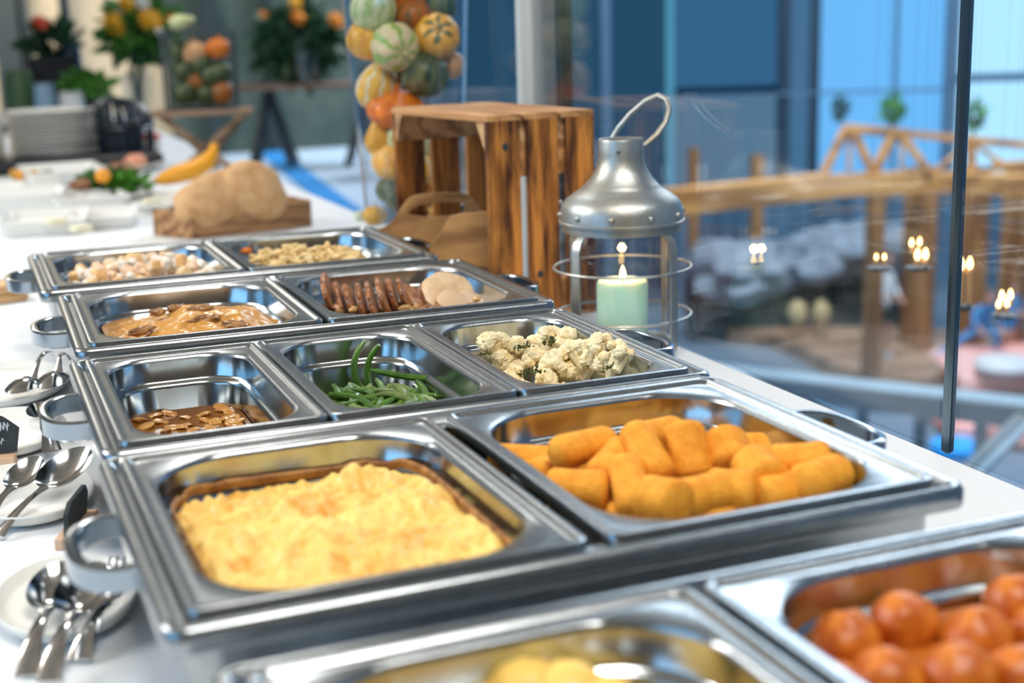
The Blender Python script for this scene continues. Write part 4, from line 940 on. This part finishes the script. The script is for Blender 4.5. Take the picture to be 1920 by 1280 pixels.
def bouquet(base, d, px, lab, gpx, vr=.07, vh=.22, seed=1):
    t = empty('flower_bouquet', base, lab, 'flowers'); 
    MB().lathe([(0, 0), (vr*.7, 0), (vr, vh), (vr*.96, vh), (vr*.66, .008), (0, .008)], 24).build('vase', VGLASS, t)
    u, v, R_ = gpx; c = atd(u, v, d)-base
    tag(leaves(420, (R_, R_*.8, R_*.8), R_*.42, seed, 1, 0).build('foliage', LEAF, t, False, c), kind='stuff')
    tag(leaves(160, (R_*.9, R_*.7, R_*.7), R_*.4, seed+1, 1, 0).build('dark_foliage', LEAFD, t, False, c+V((0, .05, -.04))), kind='stuff')
    m = MB(); rn = random.Random(seed)
    for i in range(12): m.tube([V((rn.uniform(-.4, .4)*vr, rn.uniform(-.4, .4)*vr, .01)), V((rn.uniform(-.6, .6)*vr, rn.uniform(-.5, .5)*vr, vh)), c+V((rn.uniform(-.5, .5)*R_, rn.uniform(-.4, .4)*R_, 0))], .005, 5)
    m.build('stems', LEAFD, t)
    for i, (u, v, r, mm_) in enumerate(px): flower(atd(u, v, d-R_*.7)-base, r, mm_, t, i)
    return t
b1 = at(262, 214, TZ); b1 = atd(262, 214, 7.35); b1.z = TZ
bouquet(b1, 7.35, [(214, 44, .080, YF), (281, 37, .080, YF), (238, 8, .065, YF), (268, 5, .045, WF), (320, 34, .03, OF), (300, 60, .03, WF)], 'bouquet of large yellow flowers and green leaves in a glass vase, on the sideboard', (262, 55, .20), .08, .26, 3)
def jar(u, v, d, r, h, m, lab, name='jar', cat='jar'):
    p = atd(u, v, d); p.z = TZ; return tag(MB().lathe([(0, 0), (r*.85, 0), (r*.95, h*.05), (r, h*.6), (r*.92, h*.93), (r*.8, h), (r*.76, h*.98), (r*.8, h*.5), (0, .02)], 26).build(name, m, None, True, p), lab, cat)
jar(40, 200, 7.2, .078, .30, mat('green_ceramic', (.07, .13, .05), .4), 'tall dark green column vase on the sideboard at the left')
jar(86, 205, 7.15, .055, .23, mat('light_blue_jar', (.30, .46, .60), .3), 'light blue jar right of the dark green vase')
pt = jar(137, 215, 7.1, .066, .19, PORC, 'white conical pot with a leafy green plant', 'flower_pot', 'plant pot'); 
tag(leaves(150, (.11, .07, .04), .07, 31, .8, .2).build('plant', LEAF, pt, False, (.08, 0, .215)), kind='stuff')
cf = atd(98, 130, 7.45); cf.z = TZ
mc = empty('dark_planter', cf, 'dark tall container with a spiky dark plant against the beige wall', 'planter')
MB().loft([rr(.11, .11, .02, .0, 3), rr(.135, .135, .02, .36, 3), rr(.12, .12, .02, .36, 3), rr(.10, .10, .02, .30, 3)], True, True).build('container', mat('near_black', (.012, .01, .014), .5), mc)
tag(leaves(90, (.10, .08, .07), .12, 41, 1, .8).build('dark_plant', LEAFD, mc, False, (0, 0, .42)), kind='stuff')
flower(atd(76, 42, 7.3)-cf, .05, RF, mc, 5)
MB().tube([(-.06, 0, .36), atd(76, 44, 7.3)-cf], .005, 6).build('stem', LEAFD, mc)
bo = atd(131, 100, 7.5); bo.z = TZ
tag(MB().lathe([(0, 0), (.055, 0), (.058, .38), (.05, .42), (.022, .48), (.014, .75), (0, .75)], 20).build('bottle', mat('blue_bottle', (.015, .05, .09), .3), None, True, bo), 'tall dark blue bottle in front of the beige wall', 'bottle')
dl = jar(165, 190, 7.4, .12, .16, LEAFD, 'low dark pot with dark leaves behind the white pot', 'dark_pot', 'plant pot')
# trestle table with added flowers that imitate a reflection, and a black chair far behind
def G(u, v, z=FZ): return at(u, v, z)
tt = empty('trestle_table', (2.72, 11.2, FZ), 'wooden trestle table with splayed legs at the back of the room', 'table', rz=radians(-20))
MB().box((0, 0, .73), (1.5, .6, .035), bev=.005).build('tabletop', wood('brown_table', (.30, .18, .12), (.18, .10, .07), 'x', 3), tt, False)
for sx in (-1, 1):
    for sy in (-1, 1):
        a = V((sx*.45, sy*.05, .71)); b = V((sx*.62, sy*.24, .0)); d = b-a; MB().box((a+b)/2, (.05, .04, d.length), d.to_track_quat('Z', 'Y').to_matrix()).build('leg', DK, tt, False)
        a = V((sx*.45, sy*.05, .71)); b = V((sx*.25, sy*.24, .0)); d = b-a; MB().box((a+b)/2, (.05, .04, d.length), d.to_track_quat('Z', 'Y').to_matrix()).build('leg', DK, tt, False)
b2 = V((2.60, 11.1, FZ+.75))
t2 = bouquet(b2, 12.6, [(560, 34, .09, OF), (630, 38, .09, OF), (495, 30, .06, OF), (556, 5, .08, YF)], 'modelled reflection of orange flowers and dark leaves, set on the trestle table', (560, 80, .42), .12, .3, 7)
for ch_ in t2.children:
    if 'foliage' in ch_.name and not ch_.name.startswith('dark'): ch_.data.materials[0] = LEAFD
def chair(loc, rz, lab):
    t = empty('dark_chair', loc, lab, 'chair', rz=rz)
    MB().box((0, 0, .44), (.44, .44, .04), bev=.01).build('seat', DK, t, False); MB().box((0, .21, .70), (.42, .03, .42), bev=.01).build('backrest', DK, t, False)
    for sx in (-1, 1):
        for sy in (-1, 1): MB().tube([(sx*.18, sy*.18, .43), (sx*.21, sy*.21, 0)], .016, 8).build('leg', DK, t)
chair((3.05, 10.0, FZ), radians(150), 'dark chair beside the trestle table at the back of the room')
# ================================================================== HALL BEYOND THE GLASS
HZ = -5.3
HF = mat('hall_floor', (.20, .27, .33), .35, 0, (.13, .19, .26), .5)
struct('floor', MB().box((17.6, 10, HZ-.05), (27, 44, .1)), HF)
def wpt(u, v=100, D=29.0):    # point on the far hall wall: a plane D metres out, square to the view
    n_ = V((-sin(YAW), cos(YAW), 0)); d = ray(u, v); return CAM+d*(D/d.dot(n_))
def wallpanel(name, u0, u1, z0, z1, m, dd=29.0, th=.1, **kw):
    a, b = wpt(u0, D=dd), wpt(u1, D=dd); c = (a+b)/2; L_ = (V((a.x, a.y))-V((b.x, b.y))).length
    return tag(MB().box((0, 0, 0), (L_, th, z1-z0)).build(name, m, None, False, V((c.x, c.y, (z0+z1)/2)), YAW), kind='structure')
NAVY = mat('navy_wall', (.045, .12, .20), .6, 0, (.03, .085, .15), .4); NAVD = mat('dark_navy', (.012, .04, .075), .5)
MID = mat('blue_grey_wall', (.13, .24, .36), .6, 0, (.10, .19, .30), .5)
struct_wall = wallpanel('wall_far', -2500, 4300, HZ, 9, NAVY, 29.6, .2)
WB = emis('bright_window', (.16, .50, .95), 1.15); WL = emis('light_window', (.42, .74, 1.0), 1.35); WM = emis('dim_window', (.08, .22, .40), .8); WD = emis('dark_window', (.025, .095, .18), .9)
def win(n, u0, u1, z0, z1, m): return wallpanel('window_%d' % n, u0, u1, z0, z1, m, 29.2, .1)
def zf(v, D=29.0): return CAM.z-(v-33)/FPX*D
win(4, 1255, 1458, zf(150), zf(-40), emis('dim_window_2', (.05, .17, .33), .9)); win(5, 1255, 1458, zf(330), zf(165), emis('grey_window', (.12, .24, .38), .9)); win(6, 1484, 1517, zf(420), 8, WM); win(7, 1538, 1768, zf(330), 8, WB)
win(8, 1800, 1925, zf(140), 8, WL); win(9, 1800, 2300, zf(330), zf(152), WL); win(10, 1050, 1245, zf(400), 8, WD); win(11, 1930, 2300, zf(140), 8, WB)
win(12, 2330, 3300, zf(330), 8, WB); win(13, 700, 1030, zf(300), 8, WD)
for u, wd, m in ((1470, 24, NAVD), (1528, 18, NAVD), (1784, 24, MID), (1136, 16, MID), (1256, 14, emis('cyan_window', (.12, .42, .62), .9)), (1680, 5, MID)):
    wallpanel('trim_7', u-wd/2, u+wd/2, HZ, 8, m, 29.0, .15)
wallpanel('trim_8', 1790, 2300, zf(154), zf(142), MID, 28.9, .1); wallpanel('trim_8', 1255, 1770, zf(168), zf(163), MID, 28.9, .1)
wallpanel('wall_low', 1250, 2400, HZ, zf(345), mat('low_wall', (.03, .08, .14), .5, 0, (.10, .22, .34), 1.2, (3, 3, .15)), 28.8, .2)
# timber pavilion
TIM = wood('pavilion_timber', (.66, .35, .12), (.42, .19, .05), 'x', .8, .6); TIMD = wood('pavilion_post_timber', (.42, .22, .09), (.26, .12, .04), 'z', .8, .6)
pv = empty('timber_pavilion', G(1640, 640, HZ), 'large timber frame structure with a trussed top in the hall beyond the glass', 'pavilion'); po_ = pv.location.copy()
def beam(p, q, w_, h_, nm, m=TIM, par=pv, org=po_):
    d = q-p; d_ = d.normalized(); up = V((0, 0, 1)) if abs(d_.z) < .95 else V((0, 1, 0)); a = d_.cross(up).normalized(); b = a.cross(d_)
    R = Matrix((d_, a, b)).transposed(); return MB().box((p+q)/2-org, (d.length, w_, h_), R, bev=.01).build(nm, m, par, False)
z1 = CAM.z-2.28
A0, A1, A2, A3 = at(1130, 392, z1), at(1550, 348, z1), at(1740, 340, z1), at(2050, 352, z1)
beam(A0, A1, .28, .34, 'beam'); beam(A1, A2, .28, .30, 'beam'); beam(A2, A3, .28, .28, 'beam')
dT = (A1-CAM).dot(_f)
tp = lambda u, v: atd(u, v, dT)
for a, b, w_ in (((1544, 325), (1586, 240), .10), ((1582, 240), (1700, 250), .12), ((1700, 250), (1828, 263), .10), ((1828, 263), (1990, 277), .10), ((1600, 246), (1636, 322), .11), ((1674, 250), (1640, 322), .11), ((1690, 252), (1744, 326), .11),
                 ((1822, 262), (1820, 330), .10), ((1592, 246), (1592, 320), .05), ((1690, 322), (1692, 250), .05), ((1820, 270), (1750, 322), .06), ((1826, 268), (1900, 322), .06), ((1860, 312), (1990, 305), .12)):
    beam(tp(*a), tp(*b), w_, w_, 'truss_member')
for u, v, r in ((1592, 250, .13), (1688, 254, .13), (1824, 270, .12), (1638, 318, .14), (1744, 322, .12)): MB().ball((0, 0, 0), (r, .06, r*.8), n=10, m=6).build('joint_plate', TIM, pv, True, tp(u, v)-po_)
for u, v0, v1, w_ in ((1416, 365, 590, .20), (1632, 345, 700, .22), (1300, 380, 560, .16)):
    p = at(u, v1, HZ+.25); q = p.copy(); q.z = z1-.1; beam(p, q, w_, w_, 'post', TIMD)
for u, w_ in ((1716, .50), (1816, .42), (1893, .42), (1975, .42)):
    p = at(u, 648, HZ+.25); q = p.copy(); q.z = z1-.12; beam(p, q, w_*.6, w_, 'wide_post', TIMD)
# small trees behind the truss top
def tree(u, v, h, lab, m):
    p = tp(u, v)+V((.2, .5, 0)); t = empty('small_tree', p, lab, 'tree'); MB().tube([(0, 0, 0), (0, 0, h*.5)], .02, 7).build('trunk', TIMD, t)
    tag(leaves(160, (h*.3, h*.3, h*.45), h*.22, int(u), 1, 0).build('crown', m, t, False, (0, 0, h*.6)), kind='stuff')
tree(1592, 236, .36, 'small dark blue-green tree above the left end of the truss', LEAFD); tree(1692, 246, .48, 'small green tree above the second joint of the truss', LEAF); tree(1846, 262, .50, 'small green tree above the right part of the truss', LEAF)
# rocks, deck, people
RK = mat('pale_grey_rock', (.30, .36, .42), .9, 0, (.14, .18, .23), 1.6)
for i, (u, v, r, lab) in enumerate(((1360, 498, .62, 'pale grey boulder at the left of the rocky mound, behind the wooden post'), (1450, 500, .60, 'pale grey boulder right of the wooden post in the hall'), (1520, 488, .66, 'pale grey boulder in the middle of the rocky mound'),
                             (1580, 468, .66, 'highest pale grey boulder of the rocky mound'), (1668, 462, .62, 'pale grey boulder at the right end of the rocky mound'), (1400, 530, .5, 'low grey boulder at the front left of the mound'))):
    o = MB().ball((0, 0, 0), (r, r*.8, r*.62), n=24, m=14, nz=.55, seed=i+20, ns=1.8).build('boulder', RK, None, True, atd(u, v, 24.3)); o.scale = (1.13,)*3; tag(o, lab, 'rock', 'boulders in the hall')
pd = empty('rock_base', at(1480, 640, HZ), 'dark wooden base wall carrying the pale boulders', 'base'); c_ = atd(1490, 560, 25.0)
MB().box((c_.x-pd.location.x, c_.y-pd.location.y, .55), (3.9, 1.0, 1.1), Rz(YAW), bev=.05).build('base_wall', mat('dark_base', (.022, .04, .05), .7, 0, (.05, .07, .07), 1), pd, False)
YG = mat('ochre_sack', (.45, .36, .18), .8)
for u, lab in ((1540, 'ochre sack leaning on the dark base under the boulders'), (1495, 'dull yellow sack left of the ochre sack')):
    p = atd(u, 588, 23.5); tag(MB().ball((0, 0, 0), (.17, .15, .24), nz=.2, seed=u).build('sack', YG, None, True, p), lab, 'sack')
DKW = wood('deck_wood', (.50, .32, .21), (.34, .20, .13), 'x', .5, .5)
dk = empty('wooden_deck', at(1600, 660, HZ), 'raised brown wooden deck where two people stand and crouch', 'deck'); do_ = dk.location.copy()
poly = [at(u, v, HZ+.25) for u, v in ((1345, 613), (1440, 624), (1500, 648), (1560, 680), (1620, 700), (1745, 706), (1775, 688), (1830, 674), (1960, 670), (1960, 618), (1700, 614), (1480, 610))]
m = MB(); m.loft([[p+V((0, 0, -.25))-do_ for p in poly], [p-do_ for p in poly]], True, True).build('deck_body', DKW, dk, False)
def person(base, h, rz, lab, cloth, pose='stand'):
    """one continuous skinned body with clothing painted by zone material"""
    t = empty('person', base, lab, 'person', rz=rz); s = h/1.75
    if pose == 'stand':
        J = [((0, 0, .95), .14), ((0, -.01, 1.15), .13), ((0, 0, 1.36), .15), ((0, -.02, 1.50), .06), ((0, -.04, 1.58), .055),
             ((.17, 0, 1.40), .065), ((.24, -.04, 1.14), .045), ((.14, -.24, 1.05), .035), ((-.17, 0, 1.40), .065), ((-.24, -.04, 1.14), .045), ((-.12, -.24, 1.08), .035),
             ((.10, 0, .86), .095), ((.11, -.02, .48), .06), ((.12, .03, .09), .04), ((.12, -.13, .045), .04), ((-.10, 0, .86), .095), ((-.12, -.06, .48), .06), ((-.13, .0, .09), .04), ((-.14, -.16, .045), .04)]
        head = (0, -.055, 1.66)
    else:  # crouching, one leg stretched
        J = [((0, 0, .42), .15), ((-.02, -.10, .62), .14), ((-.03, -.20, .80), .15), ((-.03, -.27, .93), .06), ((-.03, -.31, 1.0), .055),
             ((.15, -.20, .84), .065), ((.26, -.30, .62), .045), ((.20, -.46, .50), .035), ((-.20, -.20, .84), .065), ((-.30, -.34, .64), .045), ((-.24, -.50, .55), .035),
             ((.10, -.04, .40), .10), ((.16, -.40, .46), .065), ((.14, -.32, .08), .045), ((.14, -.46, .045), .04), ((-.12, 0, .38), .10), ((-.48, -.10, .26), .065), ((-.86, -.16, .09), .045), ((-.95, -.20, .10), .045)]
        head = (-.03, -.36, 1.08)
    E = [(0, 1), (1, 2), (2, 3), (3, 4), (2, 5), (5, 6), (6, 7), (2, 8), (8, 9), (9, 10), (0, 11), (11, 12), (12, 13), (13, 14), (0, 15), (15, 16), (16, 17), (17, 18)]
    me = bpy.data.meshes.new('body'); me.from_pydata([tuple(q*s for q in j[0]) for j in J], E, []); o = bpy.data.objects.new('body', me); COL.objects.link(o); o.parent = t
    md = o.modifiers.new('skin', 'SKIN'); md.use_smooth_shade = True
    for i, j in enumerate(J): me.skin_vertices[0].data[i].radius = (j[1]*s, j[1]*s*.8); me.skin_vertices[0].data[i].use_root = (i == 0)
    o.modifiers.new('sub', 'SUBSURF').levels = 1; o.modifiers['sub'].render_levels = 2
    dg = bpy.context.evaluated_depsgraph_get(); m2 = bpy.data.meshes.new_from_object(o.evaluated_get(dg)); o.modifiers.clear(); o.data = m2
    m2.materials.clear()
    for c in cloth: m2.materials.append(c)      # top, legs, skin, shoes
    for f in m2.polygons:
        f.use_smooth = True; c = f.center/s
        if pose == 'stand': k = 3 if c.z < .13 else (2 if c.z < .62 and len(cloth) > 4 else 1) if c.z < .93 else 2 if (c.z > 1.49 or c.y < -.19) else 0
        else: k = 3 if (c.z < .12 and c.y < -.28) or c.x < -.84 else 2 if c.z > .93 or c.y < -.44 else 1 if (c.z < .52 and not abs(c.x) > .24 or c.x < -.3 and c.z < .5) else 0
        f.material_index = k
    hd = MB().ball(V(head)*s, (.076*s, .095*s, .115*s), n=20, m=14); hd.ball(V(head)*s+V((0, -.095*s, -.01*s)), (.012*s, .02*s, .02*s), n=8, m=6)
    for k in (-1, 1): hd.ball(V(head)*s+V((k*.078*s, .005*s, -.005*s)), (.012*s, .02*s, .03*s), n=8, m=6)
    hd.build('head', SKIN, t)
    for k in (-1, 1): MB().ball(V(head)*s+V((k*.03*s, -.088*s, .012*s)), .011*s, n=8, m=6).build('eye', DK, t)
    MB().ball(V(head)*s+V((0, .018*s, .03*s)), (.088*s, .098*s, .112*s), n=20, m=12, nz=.08).build('hair', HAIR, t)
    for hnd, wr in ((J[7], J[6]), (J[10], J[9])):
        p = V(hnd[0])*s; d = (V(hnd[0])-V(wr[0])).normalized(); a = d.cross(V((0, 0, 1))).normalized(); hm_ = MB().ball(p+d*.03*s, (.04*s, .045*s, .025*s), n=10, m=7)
        for k in range(4): hm_.tube([p+d*.05*s+a*(k-1.5)*.018*s, p+d*(.10+.01*(k in (1, 2)))*s+a*(k-1.5)*.019*s, p+d*.125*s+a*(k-1.5)*.018*s-V((0, 0, .025*s))], [.010*s, .009*s, .007*s], 6)
        hm_.tube([p+d*.01*s+a*.035*s, p+d*.05*s+a*.065*s, p+d*.08*s+a*.06*s], [.012*s, .010*s, .008*s], 6); hm_.build('hand', SKIN, t)
    return t
SKIN = mat('skin', (.62, .36, .27), .6); HAIR = mat('brown_hair', (.16, .09, .06), .7)
CW_ = mat('pale_blue_shirt', (.78, .86, .88), .8); CGR = mat('dark_green_trousers', (.03, .08, .07), .8); CBL = mat('blue_jeans', (.06, .28, .60), .8); CSH = mat('white_shoe', (.72, .80, .86), .6); CDB = mat('blue_shirt', (.08, .30, .62), .8)
bp = at(1652, 676, HZ+.25); person(bp, (at(1652, 676, HZ+.25)-CAM).length*1.0/FPX*196, radians(10), 'person in a pale shirt and dark green shorts standing on the wooden deck', [CW_, CGR, SKIN, CSH, SKIN])
bp = at(1832, 662, HZ+.25); person(bp, 1.6, radians(-10), 'person in blue clothes crouching on the deck with one leg stretched out', [CDB, CBL, SKIN, CSH], 'crouch')
bp = at(1893, 662, HZ+.25); person(bp, 1.15, radians(0), 'small person in blue shorts standing at the right edge of the deck', [CDB, CBL, SKIN, CSH, SKIN])
# pink mat with blue round cushion, walkway rail in front
PK = mat('pink_fabric', (.98, .60, .55), .7, 0, (.95, .38, .32), .6); RD = mat('red_seam', (.80, .16, .12), .7)
pm = empty('pink_mat', at(1850, 780, HZ), 'big soft pink padded play mat on the hall floor, right of the dark glass joint', 'mat'); pmo = pm.location.copy()
nrm = V((-sin(YAW), cos(YAW), 0)); rt = V((cos(YAW), sin(YAW), 0))
for i, (u, v, w_, l_) in enumerate(((1835, 712, 1.2, 2.0), (1935, 708, 1.2, 2.1), (1838, 805, 1.25, 1.5), (1940, 815, 1.25, 1.6))):
    p = at(u, v, HZ)-pmo; m = MB(); q = lambda i_, z: [p+Rz(YAW) @ r2 for r2 in rr(w_/2-i_, l_/2-i_, .25, z, 6)]
    m.loft([q(.08, 0), q(0, .12), q(.02, .26), q(.15, .36), q(.45, .42)], True, True).build('cushion', PK, pm)
    MB().tube([x for x in q(.03, .14)], .035, 6, closed=True).build('seam', RD, pm)
bc = at(1797, 850, HZ); tag(MB().lathe([(0, 0), (.34, 0), (.38, .06), (.36, .14), (.2, .18), (0, .19)], 32).build('round_cushion', mat('bright_blue', (.02, .32, .80), .5), None, True, bc), 'bright blue round cushion in front of the pink mat', 'cushion')
tag(MB().lathe([(0, 0), (.40, 0), (.44, .06), (.40, .14), (.2, .19), (0, .2)], 32).build('round_cushion', mat('white_cushion', (.80, .84, .86), .6), None, True, at(1880, 742, HZ)+V((0, 0, .42))), 'white round cushion lying on the pink mat', 'cushion')
RL = mat('grey_blue_metal', (.34, .44, .50), .35, .2, (.26, .35, .42), 2)
wk = empty('walkway_rail', at(1600, 740, -3), 'broad grey-blue walkway ledge crossing the hall beyond the glass', 'rail'); wo = wk.location.copy()
p, q = at(1180, 690, -3.0), at(2150, 800, -3.0); d = (q-p).normalized()
MB().box((p+q)/2-wo, ((q-p).length, .30, .22), Matrix((d, V((-d.y, d.x, 0)).normalized(), V((0, 0, 1)))).transposed(), bev=.02).build('ledge', RL, wk, False)
for k in range(9):
    c = p.lerp(q, (k+.5)/9)-wo; MB().box(c+V((0, 0, -1.2)), (.08, .08, 2.2)).build('support_post', RL, wk, False)
p, q = at(1925, 775, -3.0), at(1800, 895, -3.0)
dg_ = empty('metal_strut', (p+q)/2, 'slanting grey metal strut below the walkway ledge at the right edge', 'strut')
d = (q-p).normalized(); MB().box((0, 0, 0), ((q-p).length, .10, .08), Matrix((d, V((-d.y, d.x, 0)).normalized(), V((0, 0, 1)))).transposed(), bev=.01).build('bar', mat('mid_grey_metal', (.16, .19, .20), .4, .3), dg_, False)
MB().box((.12, .03, -.01), ((q-p).length, .16, .05), Matrix((d, V((-d.y, d.x, 0)).normalized(), V((0, 0, 1)))).transposed(), bev=.01).build('plank', RL, dg_, False)
# candle reflections in the glass, modelled as added candles hanging beyond it
def cluster(items, d, lab, taper=0, hw=.35):
    c = atd(sum(i[0] for i in items)/len(items), max(i[1] for i in items)+8+taper*.5, d); t = empty('reflected_candles', c, lab, 'candle reflection')
    WX = mat('orange_wax', (.75, .42, .20), .4)
    for u, v, s in items:
        p = atd(u, v, d)-c; h_ = .012+taper/FPX*d*.9
        MB().lathe([(0, -h_), (.006*s, -h_), (.006*s, -.002), (.005*s, .0), (0, .0)], 12).build('reflected_candle_body', WX, t).location = p
        flame(p+V((0, 0, .001)), t, 1.15*s, .80*s)
    zz = min((atd(u, v, d)-c).z for u, v, s in items)-.014-taper/FPX*d*.9
    MB().lathe([(0, zz-.006), (.02, zz-.006), (.026, zz), (.02, zz), (0, zz-.002)], 20).build('dish', DK, t)
    for k in range(3):
        a = 2*pi*k/3; MB().tube([(.024*cos(a), .024*sin(a), zz), (0, 0, 2.6)], .00025, 4).build('added_wire', DK, t)  # added wires that only carry the modelled reflections
cluster([(1720, 487, 1.1), (1735, 486, 1.1), (1709, 462, .8), (1724, 460, .8)], 2.7, 'modelled reflection of four small lit candles left of the dark glass joint')
cluster([(1789, 505, .8), (1802, 506, 1.2), (1818, 504, 1.2)], 2.7, 'modelled reflection of three tall lit candles right of the dark glass joint', 60)
cluster([(1878, 563, 1.0), (1894, 561, 1.0), (1872, 577, .8), (1888, 575, .8)], 2.7, 'modelled reflection of four small lit candles near the right edge')
cluster([(1643, 487, .6), (1658, 487, .6)], 2.7, 'modelled reflection of two faint lit candles left of the brightest cluster')
